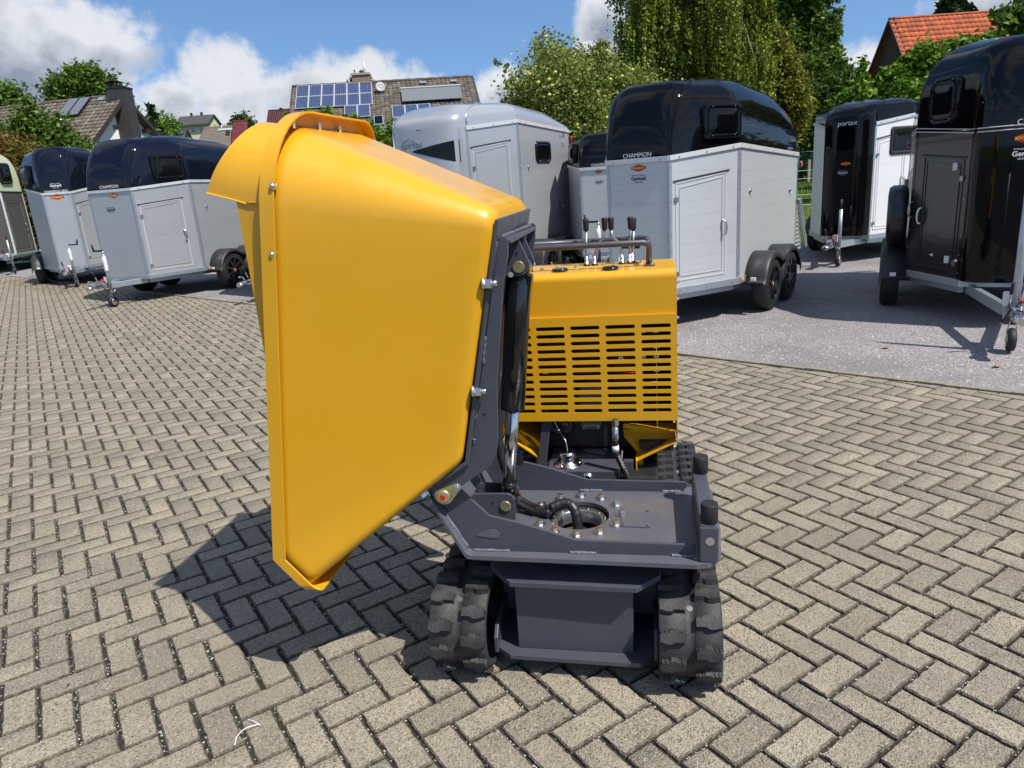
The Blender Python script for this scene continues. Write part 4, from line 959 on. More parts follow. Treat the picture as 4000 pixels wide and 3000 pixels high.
    for (a, b, za_, zb2) in (('f0', 'f1', zf, zf), ('f1', 's0', zf, zs), ('s0', 's1', zs, zr)):
        if kind == 'comfort': break
        if nose > 0 and a == 'f0': continue
        A_, B_ = Vector(C[a]), Vector(C[b]); d = (B_-A_).normalized(); n = Vector((d.y, -d.x)); 
        if (A_-Vector((L_*.45, 0))).dot(n) < 0: n = -n
        for q_ in (.12, .5, .88):
            p_ = A_.lerp(B_, q_); zz_ = lerp(za_, zb2, q_)-.015; riv.cyl((p_.x+n.x*.018, p_.y+n.y*.018, zz_), (p_.x+n.x*.026, p_.y+n.y*.026, zz_), .007*k, 8)
            zz_ = zb-.035; riv.cyl((p_.x+n.x*.018, p_.y+n.y*.018, zz_), (p_.x+n.x*.026, p_.y+n.y*.026, zz_), .008*k, 8)
    tag(riv.build('rivets', STEEL, t), kind='stuff')
    # ---- coordinates on the angled panel: a(t, z, off)
    Af, As = Vector(C['f1']), Vector(C['s0']); nA = Vector(((As-Af).y, -(As-Af).x)).normalized()
    if (Af-Vector((L_*.45, 0))).dot(nA) < 0: nA = -nA
    def a_(t_, z, o=.0): p = Af.lerp(As, t_); return (p.x+nA.x*o, p.y+nA.y*o, z)
    dA = (As-Af).normalized()
    if door:
        t0, t1 = .09, .79; zt0, zt1, zbt = zf-.265*k, zs-.275*k, zb+.075
        for ins, wd in ((0, .012), (.045*k, .009)):
            q0, q1 = t0+ins/(As-Af).length, t1-ins/(As-Af).length
            pts = [a_(q0, zbt+ins, .003), a_(q1, zbt+ins, .003), a_(q1, zt1-ins, .003), a_(q0, zt0-ins, .003), a_(q0, zbt+ins, .003)]
            mm_ = MB()
            for a, b in zip(pts[:-1], pts[1:]): mm_.beam(a, b, .007, wd*k, upv=(0, 0, 1) if abs(a[2]-b[2]) < .2 else (dA.x, dA.y, 0))
            if ins == 0: dr = mm_.build('door', CHARC if body is CHARC else EDGE if body is not BRNP else GALV, t)
            else: mm_.build('door_moulding', body, dr)
        strip('drip_strip', [a_(t0-.04, zt0+.022, .006), a_(t1+.05, zt1+.022, .006)], .012, .014, BLKM, dr)
        for zz_ in (lerp(zbt, zt0, .84), lerp(zbt, zt0, .07)):
            hm = MB(); c = Vector(a_(t0-.005, zz_, .006)); X3 = Vector((dA.x, dA.y, 0)); N3 = Vector((nA.x, nA.y, 0))
            for sx_ in (-1, 1):
                mt = Matrix(((X3.x, N3.x, 0, c.x), (X3.y, N3.y, 0, c.y), (0, 0, 1, c.z), (0, 0, 0, 1))); hm.box(sx_*.012*k-.009*k, sx_*.012*k+.009*k, 0, .014, -.024*k, .024*k, mt)
            hm.build('hinge', STEEL, dr)
        hp_ = [a_(t1-.05, lerp(zbt, zt1, .54), .01), a_(t1-.045, lerp(zbt, zt1, .53), .04), a_(t1-.03, lerp(zbt, zt1, .49), .05), a_(t1-.03, lerp(zbt, zt1, .41), .045), a_(t1-.045, lerp(zbt, zt1, .39), .02)]
        MB().tube(spline(hp_), .012*k, 10).build('door_handle', CHR, dr)
    # ---- side fittings
    for q_, z_ in ((.15, .71), (.85, .65)):
        xx = lerp(dx, L_, q_); zz_ = lerp(zb, zr, z_); r_ = MB(); yy = sv*(wb+.004)
        r_.lathe((xx, yy, zz_), (0, sv, 0), [(0, .030), (.006, .030), (.010, .022), (.010, .018), (.004, .014)], 20); 
        lt = r_.build('tie_ring', STEEL, t)
        MB().tube([(xx-.004, yy+sv*.012, zz_-.02), (xx-.008, yy+sv*.014, zz_-.075)], .003, 6).build('ring_chain', STEEL, lt)
    # ---- wheels
    wr = .305*k
    for x in xs:
        for sg in (sv, -sv): wheel(t, x, sg*(wb+.145*k), wr, .185*k, sgn=sg)
    for sg in (sv, -sv):
        mg = fender(t, xs, wr, sg*(wb-.01), sg*(wb+.255*k), zb)
        if sg == sv or kind == 'uno' or True: MB().box(xs[0]-wr-.118, xs[0]-wr-.10, sg*(wb+.12)-.03, sg*(wb+.12)+.03, zb+.0-.06, zb+.0-.02).build('marker_light', WHP, mg, bev=.004)
    MB().cyl((xs[0], -wb-.1, wr-.016), (xs[0], wb+.1, wr-.016), .035, 12).build('axle', GALV, t)
    MB().lathe((dx+.11, sv*(wb+.010), zb-.035), (0, sv, 0), [(0, .028), (.012, .028), (.018, .02)], 16).build('side_marker', ORG, t)
    # ---- rear ramp with struts and slotted lower part
    rm = MB().prism([(zb-.03, 0), (zb-.03, .03), (zr-.25, .03), (zr-.25, 0)], lambda p, d: (L_+.02+p[1], d, p[0]), -wb*.97, wb*.97).build('rear_ramp', body, t)
    for sg in (sv, -sv):
        for o2 in (.05, .115):
            xo = L_+o2-.01; pth = [(xo, sg*(wb+.02), zr-.16), (xo, sg*(wb+.02), zr-.58), (xo+.36, sg*(wb+.03), zb+.03), (xo+.36, sg*(wb+.03), zb-.27)]
            strip('ramp_strut', pth, .035, .035, GALV, rm)
        # slotted filler plate between body and strut
        sl = MB(); zt_, zb3 = zr-.72, zb+.02
        for q_ in range(10):
            z_ = lerp(zb3, zt_, (q_+.5)/10); wq = lerp(.30, .05, (q_+.5)/10); sl.box(L_+.005, L_+.012+wq, sg*wb-.003, sg*wb+.003, z_-(zt_-zb3)/20+.004, z_+(zt_-zb3)/20-.022)
            sl.box(L_+.005, L_+.022, sg*wb-.003, sg*wb+.003, z_-(zt_-zb3)/20, z_+(zt_-zb3)/20)
            sl.box(L_+.002+wq, L_+.02+wq, sg*wb-.003, sg*wb+.003, z_-(zt_-zb3)/20, z_+(zt_-zb3)/20)
        sl.build('slotted_plate', body, rm)
        MB().cyl((L_+.05, sg*(wb+.02), zr-.13), (L_+.05, sg*(wb+.045), zr-.13), .035*k, 16).build('tail_light', mat('red_lens', (.35, .01, .01), .2, coat=.6), rm)
    # ---- drawbar
    zd = zb-.10; xe_ = xj-.28
    db = MB()
    for sg in (1, -1): db.beam((xj+.05, sg*.05, zd), (.18, sg*wf*.75, zd), .055, .095); db.beam((.18, sg*wf*.75, zd), (dx+.2, sg*wf*.9, zd-.01), .055, .095)
    dbo = db.build('drawbar', GALV, t, bev=.004)
    MB().beam((xj+.10, 0, zd+.01), (xe_+.10, 0, zd+.01), .075, .075).build('drawbar_tube', GALV, dbo, bev=.006)
    MB().beam((xj+.06, 0, zd+.045), (xj+.28, 0, zd+.045), .16, .012).build('drawbar_plate', GALV, dbo)
    MB().loft([[(xe_+.13+0*c, .045*cos(2*pi*c/14)*1, zd+.02+.035*sin(2*pi*c/14)) for c in range(14)], [(xe_+.03, .05*cos(2*pi*c/14), zd+.02+.03*sin(2*pi*c/14)) for c in range(14)], [(xe_-.05, .055*cos(2*pi*c/14), zd+.005+.04*sin(2*pi*c/14)) for c in range(14)], [(xe_-.11, .035*cos(2*pi*c/14), zd-.005+.03*sin(2*pi*c/14)) for c in range(14)]], True, True, True).build('coupling', CHR, dbo)
    MB().tube(spline([(xe_+.06, 0, zd+.06), (xe_+.02, 0, zd+.11), (xe_-.06, 0, zd+.12)]), .011, 8).build('coupling_handle', CHR, dbo)
    MB().tube([(xe_+.22, .06, zd+.05), (xe_+.16, .06, zd+.18)], .010, 8).build('brake_lever', STEEL, dbo); MB().tube([(xe_+.165, .06, zd+.17), (xe_+.12, .06, zd+.27)], .014, 8).build('lever_grip', BLKM, dbo)
    MB().tube([(xe_+.26, -.03, zd+.07), (xe_+.20, -.03, zd+.12)], .016, 8).build('safety_plug', RED, dbo)
    MB().tube(spline([(xe_+.14, sv*.05, zd+.06), (xe_+.20, sv*.09, zd-.06), (xe_+.34, sv*.09, zd-.07), (xe_+.45, sv*.06, zd+.05)]), .008, 8).build('brake_cable', BLKM, dbo)
    MB().tube(spline([(xe_+.30, sv*.07, zd-.04), (xe_+.36, sv*.08, zd-.12), (xe_+.42, sv*.07, zd-.05)]), .009, 8).build('cable_hook', GALV, dbo)
    MB().box(xj-.01, xj+.06, sv*.05-.02, sv*.05+.045, zd+.05, zd+.16, None).build('plug_holder', WHP, dbo, bev=.006)
    jy = sv*.11 if kind != 'comfort' else sv*.01
    jk = MB().cyl((xj, jy, .30), (xj+.0, jy, zd+stand), .026 if stand < 1 else .032, 16).build('jockey_stand', GALV, dbo)
    MB().cyl((xj, jy, .22), (xj, jy, .40), .020, 12).build('jockey_inner_tube', CHR, jk)
    jw = MB().lathe((xj-.01, jy-.032, .095), (0, 1, 0), [(0, .075), (.006, .092), (.032, .100), (.058, .092), (.064, .075), (.064, .05), (0, .05)], 28, caps=False).build('jockey_wheel', TYRE, jk)
    MB().lathe((xj-.01, jy-.034, .095), (0, 1, 0), [(0, .0), (0, .055), (.006, .06), (.062, .06), (.068, .055), (.068, 0)], 24, caps=False).build('jockey_rim', CHR, jk)
    for sg in (-1, 1): MB().beam((xj-.01, jy+sg*.042, .09), (xj, jy+sg*.022, .25), .006, .03, upv=(1, 0, 0)).build('jockey_fork', CHR, jk)
    if crank:
        zt = zd+.55; MB().cyl((xj, jy, zt), (xj, jy, zt+.05), .016, 10).build('crank_stem', GALV, jk)
        s2 = 1 if crank is True else crank; MB().beam((xj, jy, zt+.06), (xj, jy-s2*sv*.20, zt+.06), .03, .03).build('crank_arm', BLKM, jk, bev=.004); MB().cyl((xj, jy-s2*sv*.185, zt+.05), (xj, jy-s2*sv*.205, zt+.17), .018, 12).build('crank_grip', BLKM, jk)
        MB().lathe((xj, jy, zt-.04), (0, 0, -1), [(0, .030), (.10, .034), (.22, .033), (.26, .038)], 12).build('foil_wrap', WRAP, jk)
    else: MB().cyl((xj, jy, zd+stand), (xj, jy, zd+stand+.15), .018, 10).build('stand_handle', BLKM, jk)
    return t, dict(a_=a_, C=C, sv=sv, nA=nA, dA=dA, k=k, Sf=Sf, hd=hd, zseam=zseam)
def rrect(w, h, r, n=5):
    return arc(w/2-r, h/2-r, r, 0, 90, n)+arc(-w/2+r, h/2-r, r, 90, 180, n)+arc(-w/2+r, -h/2+r, r, 180, 270, n)+arc(w/2-r, -h/2+r, r, 270, 360, n)
def window(par, c, xd, ud, w, h, frame_m, pane_m, depth=.04, bubble=.035, r=.06):
    c = Vector(c); x = Vector(xd).normalized(); u = Vector(ud).normalized(); n = x.cross(u).normalized()
    f = lambda p, d: tuple(c+x*p[0]+u*p[1]+n*d)
    o = [f(p, -depth) for p in rrect(w, h, r)]; l1 = [f(p, .0) for p in rrect(w, h, r)]; l2 = [f(p, .010) for p in rrect(w*.96, h*.95, r)]; l3 = [f(p, .012) for p in rrect(w*.84, h*.80, r*.8)]; l4 = [f(p, .002) for p in rrect(w*.80, h*.75, r*.7)]
    wn = MB().loft([o, l1, l2, l3, l4], True, smooth=True).build('window', frame_m, par, fix=True)
    q = [f(p, .002) for p in rrect(w*.80, h*.75, r*.7)]; q2 = [f(p, .014) for p in rrect(w*.70, h*.62, r*.5)]; q3 = [f(p, bubble) for p in rrect(w*.44, h*.34, r*.15)]
    MB().loft([q, q2, q3], True, cap1=True, smooth=False).build('pane', pane_m, wn, bev=.004)
    for a, b in ((-.3, .42), (.3, .42), (-.3, -.42), (.3, -.42)): MB().cyl(f((a*w, b*h), .008), f((a*w, b*h), .016), .006, 8).build('window_screw', STEEL, wn)
    return wn
Zu = (0, 0, 1)
# profile of roof heights: (fraction of length, height)
NEAR = dict(pose=(1.46, 7.667, -2.214), side=1, wf=.353, wb=.786, dx=.848, L_=3.108, zf=1.770, zs=1.853, zr=1.723, zb=.439, xs=[1.413, 2.10])
t1, g1 = trailer('large horse trailer with glossy black hood and white walls, behind the yellow engine housing', H=[(0, 2.42), (.12, 2.53), (.45, 2.60), (.75, 2.56), (1, 2.40)], body=ALU, hood=GELB, planks=9, crank=-1, xj=-.62, **NEAR)
fd = (0, g1['sv'], 0)   # picture-right on the front face
fd = (0, -1, 0)
text(t1, 'CHAMPION', (-.006, -.004, 1.792), fd, Zu, .062, WHT, 'hood_lettering', sx=1.0)
logo(t1, (-.001, -.016, 1.685), fd, Zu, .155); dealer(t1, (-.001, -.014, 1.580), fd, Zu, .165, BLP)
window(g1['hd'], g1['a_'](.72, 2.09, .030), (g1['dA'].x, g1['dA'].y, 0.0), Zu, .50, .335, GELB, GLASSD, depth=.14, bubble=.03)
text(t1, 'CHAMPION', (2.72, -.79, 1.772), (1, 0, 0), Zu, .045, GRP, 'rear_lettering')

LEFT = dict(pose=(-6.87, 13.188, -1.866), side=1, wf=.472, wb=.905, dx=.993, L_=3.30, zf=1.988, zs=2.075, zr=2.03, zb=.473, xs=[1.519, 2.22])
t2, g2 = trailer('silver horse trailer with dark navy hood at left, jockey wheel on the pavers', H=[(0, 2.73), (.12, 2.86), (.40, 2.93), (.75, 2.88), (1, 2.70)], body=ALUG, hood=NAVY, planks=9, xj=-.539, crank=1, **LEFT)
text(t2, 'CHAMPION', (-.006, -.024, 2.020), fd, Zu, .080, WHT, 'hood_lettering'); logo(t2, (-.001, -.080, 1.890), fd, Zu, .175); dealer(t2, (-.001, -.012+.05, 1.655), fd, Zu, .185, BLP)
window(g2['hd'], g2['a_'](.68, 2.325, .030), (g2['dA'].x, g2['dA'].y, 0.0), Zu, .60, .415, GELB, GLASSD, depth=.16)

UNO = dict(pose=(-10.098, 17.091, -1.254), side=1, wf=.298, wb=.859, dx=1.041, L_=3.20, zf=2.112, zs=2.269, zr=2.20, zb=.443, xs=[1.409, 2.15])
t3, g3 = trailer('navy hooded horse trailer with bright front panel, half hidden by another navy one', H=[(0, 3.05), (.12, 3.14), (.4, 3.18), (1, 3.0)], body=ALUG, hood=NAVY, planks=6, xj=-.60, crank=-1, **UNO)
text(t3, 'CHAMPION UNO', (-.006, 0, 2.128), fd, Zu, .062, WHT, 'hood_lettering'); logo(t3, (-.001, .004, 2.015), fd, Zu, .255); dealer(t3, (-.010, -.021, 2.272), fd, Zu, .225, WHT)
ao = Vector(g3['C']['f0']).lerp(Vector(g3['C']['r0']), .66); dd = (Vector(g3['C']['r0'])-Vector(g3['C']['f0'])).normalized()
nn = Vector((dd.y, -dd.x)); nn = nn if nn.x < 0 else -nn
xdir = Vector((dd.x, dd.y, 0)); xdir = -xdir if xdir.cross(Vector(Zu)).dot(Vector((nn.x, nn.y, 0))) < 0 else xdir
window(g3['hd'], (ao.x+nn.x*.05, ao.y+nn.y*.05, 2.56), tuple(xdir), Zu, .55, .42, GELB, GLASSD, depth=.18)
window(g3['hd'], g3['a_'](.70, 2.56, .040), (g3['dA'].x, g3['dA'].y, 0.0), Zu, .60, .44, GELB, GLASSD, depth=.18)

SPX = dict(pose=(-.889, 10.643, -2.054), side=1, wf=.582, wb=.854, dx=1.071, L_=3.062, zf=2.396, zs=2.500, zr=2.400, zb=.418, xs=[1.511, 2.17])
t4, g4 = trailer('horse trailer with rounded silver hood and small dark side window, behind the skip', H=[(0, 2.62), (.15, 2.74), (.45, 2.80), (.75, 2.76), (1, 2.58)], body=ALUG, hood=SILV, kind='portax', nose=.30, planks=10, xj=-.95, **SPX)
window(t4, (1.945, -.864, 2.05), (1, 0, 0), Zu, .60, .33, BLK, GLASSD, depth=.01, bubble=.004, r=.08)
text(t4, 'portax', (-.3065, .135, 2.175), (0, -1, 0), Zu, .135, GRP, 'hood_lettering')
MB().tube([(-.292, .32, 2.17), (-.298, .27, 2.26), (-.303, .18, 2.305), (-.305, .08, 2.285), (-.305, -.03, 2.19)], .005, 6).build('logo_arc', GRP, t4)
text(t4, 'portax', (2.77, -.858, 2.28), (1, 0, 0), Zu, .085, GRP, 'side_lettering'); MB().tube([(2.66, -.858, 2.30), (2.70, -.858, 2.36), (2.78, -.858, 2.38), (2.88, -.858, 2.30)], .004, 6).build('logo_arc', GRP, t4); dealer(t4, (2.785, -.857, 2.16), (1, 0, 0), Zu, .13, GRP)
MB().prism([(.10, 1.93), (.50, 1.95), (.56, 2.16), (-.15, 2.12)], lambda p, d: (-.335+.30*abs(p[0])**2.2*1.9 if False else -.02+.0*p[0], -p[0], p[1]), 0, .001).build('logo_field', GLASSD, t4) if False else None
# dark glazed wedge low on the rounded front
m = MB(); N_ = 10
for i in range(N_):
    ya, yb = .12-.67*i/N_, .12-.67*(i+1)/N_
    def nx(y): return -.30*(1-(abs(y)/.582)**2.6)**(1/2.6)-.004
    za, zb_ = lerp(2.12, 1.94, i/N_), lerp(2.12, 1.94, (i+1)/N_); zt_a, zt_b = lerp(2.14, 2.24, i/N_), lerp(2.14, 2.24, (i+1)/N_)
    m.add([(nx(ya), ya, za), (nx(yb), yb, zb_), (nx(yb), yb, zt_b), (nx(ya), ya, zt_a)], [(0, 1, 2, 3)])
m.build('front_glass', GLASSD, t4, fix=False, solid=.003)
MB().tube([(2.40, -.86, 1.02), (2.44, -.86, 1.26), (2.50, -.86, 1.28), (2.60, -.86, 1.00)], .006, 6).build('horse_outline', GRP, t4); strip_ = MB().beam((1.95, -.857, .90), (2.80, -.857, 1.02), .003, .008).build('pinstripe', GRP, t4); MB().lathe((2.66, -.86, 1.16), (0, -1, 0), [(0, .035), (.012, .032), (.016, .02)], 16).build('side_marker', ORG, t4)

BEH = dict(pose=(1.582, 11.422, -1.943), side=1, wf=.301, wb=.754, dx=.95, L_=2.9, zf=1.745, zs=1.82, zr=1.80, zb=.46, xs=[1.55, 2.2])
t5, g5 = trailer('black hooded horse trailer glimpsed in the gap right of the silver hooded one', H=[(0, 2.18), (.12, 2.27), (.4, 2.32), (1, 2.2)], body=ALU, hood=GELB, planks=7, crank=1, xj=-.62, **BEH)
text(t5, 'CHAMPION', (-.006, -.03, 1.765), fd, Zu, .055, WHT, 'hood_lettering'); logo(t5, (-.001, .0, 1.68), fd, Zu, .115); dealer(t5, (-.001, .0, 1.53), fd, Zu, .115, BLP)
ao = Vector(g5['C']['f0']).lerp(Vector(g5['C']['r0']), .45); dd = (Vector(g5['C']['r0'])-Vector(g5['C']['f0'])).normalized(); nn = Vector((dd.y, -dd.x)); nn = nn if nn.x < 0 else -nn
xdir = Vector((dd.x, dd.y, 0)); xdir = -xdir if xdir.cross(Vector(Zu)).dot(Vector((nn.x, nn.y, 0))) < 0 else xdir
window(g5['hd'], (ao.x+nn.x*.04, ao.y+nn.y*.04, 1.99), tuple(xdir), Zu, .40, .30, GELB, GLASSD, depth=.15)

PBX = dict(pose=(5.574, 11.676, -2.274), side=1, wf=.364, wb=.764, dx=.733, L_=3.0, zf=2.097, zs=2.203, zr=2.10, zb=.411, xs=[1.566, 2.2])
t6, g6 = trailer('white walled horse trailer with black moulded front, standing before the meadow', H=[(0, 2.32), (.15, 2.43), (.4, 2.50), (1, 2.4)], body=ALUW, hood=GELB, kind='portax', nose=.20, planks=8, xj=-.661, crank=False, **PBX)
text(t6, 'portax', (-.206, -.01, 2.09), fd, Zu, .105, WHT, 'hood_lettering'); logo(t6, (-.208, -.02, 1.525), fd, Zu, .15); dealer(t6, (-.208, .02, 1.39), fd, Zu, .14, WHT)
window(t6, g6['a_'](.70, 1.815, .012), (g6['dA'].x, g6['dA'].y, 0.0), Zu, .52, .42, BLKM, GLASSD, depth=.02, bubble=.008, r=.05)

CFT = dict(pose=(4.697, 6.66, -2.066), side=-1, wf=.341, wb=.781, dx=.736, L_=3.2, zf=1.80, zs=1.855, zr=1.86, zb=.425, xs=[1.042, 1.75])
t7, g7 = trailer('entirely black horse trailer with silver double stripe, cut off by the right edge', H=[(0, 2.44), (.12, 2.58), (.4, 2.68), (1, 2.6)], body=CHARC, hood=GELB, kind='comfort', nose=.22, xj=-1.101, crank=False, stand=1.05, front_mat=GELB, post=BLK, hooden=3.4, **CFT)
sv = g7['sv']
def nose_x(y): return -.22*max(0.0, 1-(abs(y)/.341)**2.6)**(1/2.6)-.004
for dz in (-.006, .026):
    pts = [(nose_x(y), y, 1.80+dz-.02) for y in [(-.34+.68*i/20) for i in range(21)]]
    pts = ([(L_x, sv*.784, 1.862+dz-.02) for L_x in (3.1, .736)]+[(0.01, sv*.345, 1.80+dz-.02)]+(pts[::-1] if sv > 0 else pts)+[(.01, -sv*.345, 1.80+dz-.02), (.736, -sv*.784, 1.862+dz-.02)])
    MB().tube(pts, .0055, 6).build('silver_stripe', EDGE, t7)
text(t7, 'comfort', (-.232, -.13, 1.808), fd, Zu, .105, EDGE, 'hood_lettering', 'CENTER'); logo(t7, (-.229, -.05, 1.694), fd, Zu, .20); dealer(t7, (-.229, -.05, 1.565), fd, Zu, .20, WHT)
window(g7['hd'], g7['a_'](.52, 2.10, .018), (-g7['dA'].x, -g7['dA'].y, 0.0), Zu, .42, .42, GELB, GLASSD, depth=.14, bubble=.02, r=.11)
# spare wheel in its black cover on the side, just above the mudguard
sp = MB().lathe((.98, sv*.80, .98), (0, sv, 0), [(0, .24), (.01, .30), (.05, .325), (.15, .325), (.19, .30), (.20, .22), (.20, 0)], 36).build('spare_wheel_cover', mat('black_vinyl', (.010, .010, .012), .38, coat=.2, bump=.5, bscale=12), t7)
for (q, z_) in ((.22, 1.48), (.22, .60)): c = Vector(g7['a_'](q, z_, .01)); MB().box(c.x-.02, c.x+.02, c.y-.02, c.y+.02, z_-.035, z_+.035).build('white_hinge', WHP, t7, bev=.003)
for q, z_ in ((.52, .62), (.08, .60)): c = Vector(g7['a_'](q, z_, .01)); MB().cyl(c, c+Vector((-.02, -.03, 0)), .016, 12).build('latch_knob', CHR, t7)
MB().tube(spline([g7['a_'](.93, 1.14, .01), g7['a_'](.93, 1.12, .05), g7['a_'](.93, 1.02, .06), g7['a_'](.93, .97, .01)]), .009, 8).build('grab_handle', STEEL, t7)
MB().box(-.65, -.60, sv*.14, sv*.142, .34, .38).build('red_sticker', REDP, t7) if False else None

CRM = dict(pose=(-15.388, 22.615, -.946), side=1, wf=.296, wb=.905, dx=.957, L_=3.2, zf=2.427, zs=2.403, zr=2.40, zb=.554, xs=[1.75, 2.5])
t8, g8 = trailer('older horse trailer with pale cream hood and brown wooden walls at the far left edge', H=[(0, 3.45), (.15, 3.62), (.5, 3.66), (1, 3.4)], body=BRNP, hood=CREAM, kind='cream', xj=-.992, crank=False, post=EDGE, **CRM)
window(g8['hd'], g8['a_'](.36, 2.95, .05), (g8['dA'].x, g8['dA'].y, 0.0), Zu, .60, .62, BLK, GLASSD, depth=.18, r=.10)

PAL = dict(pose=(-3.95, 12.4, -1.98), side=1, wf=.45, wb=.80, dx=.95, L_=3.0, zf=1.95, zs=2.03, zr=2.0, zb=.44, xs=[1.5, 2.2])
t9, g9 = trailer('pale green roofed trailer almost wholly hidden behind the tipped yellow skip', H=[(0, 2.42), (.15, 2.56), (.45, 2.62), (.75, 2.56), (1, 2.30)], body=ALUG, hood=PALEG, xj=-.50, crank=False, hooden=3.2, **PAL)

# ------------------------------------------------------------------ houses
RT_BRN = mat('brown_roof_tile', (.135, .105, .082), .8, tone=.35, var=.6, vscale=3, col2=(.19, .16, .12), dirt=(.36, .33, .25), dirt_amt=.45, dscale=4)
RT_DRK = mat('dark_roof_tile', (.085, .068, .054), .8, tone=.4, var=.5, vscale=3, col2=(.12, .10, .075), dirt=(.30, .27, .20), dirt_amt=.45, dscale=4)
RT_ORG = mat('orange_roof_tile', (.50, .098, .024), .75, tone=.30, var=.5, vscale=1.5, col2=(.36, .08, .028), dirt=(.14, .055, .03), dirt_amt=.35, dscale=5)
RT_RED = mat('red_roof_tile', (.17, .022, .024), .6, tone=.2); RT_MAR = mat('maroon_roof_tile', (.085, .018, .022), .6, tone=.2); RT_GRY = mat('grey_roof_tile', (.075, .07, .068), .7, tone=.2)
WALW = mat('white_render', (.78, .78, .78), .8, bump=.15, bscale=30); WALC = mat('cream_render', (.62, .56, .36), .8); WALB = mat('brown_boards', (.075, .055, .040), .8, var=.5, vscale=8); WOODD = mat('dark_wood', (.030, .024, .020), .7)
PVC = mat('white_window_frame', (.8, .8, .8), .4); LEADM = mat('lead_flashing', (.25, .30, .32), .5, metal=.3)
def pv_mat():
    m = bpy.data.materials.new('solar_cells'); m.use_nodes = True; t = m.node_tree; b = t.nodes['Principled BSDF']
    tc_ = t.nodes.new('ShaderNodeTexCoord'); br = t.nodes.new('ShaderNodeTexBrick'); br.offset = 0; br.inputs['Scale'].default_value = 1.0
    br.inputs['Brick Width'].default_value = .08; br.inputs['Row Height'].default_value = .08; br.inputs['Mortar Size'].default_value = .004
    br.inputs['Color1'].default_value = (.028, .042, .10, 1); br.inputs['Color2'].default_value = (.035, .05, .12, 1); br.inputs['Mortar'].default_value = (.17, .19, .23, 1)
    t.links.new(tc_.outputs['Object'], br.inputs['Vector']); t.links.new(br.outputs['Color'], b.inputs['Base Color']); b.inputs['Roughness'].default_value = .15; b.inputs['Coat Weight'].default_value = .25; return m
PV = pv_mat()
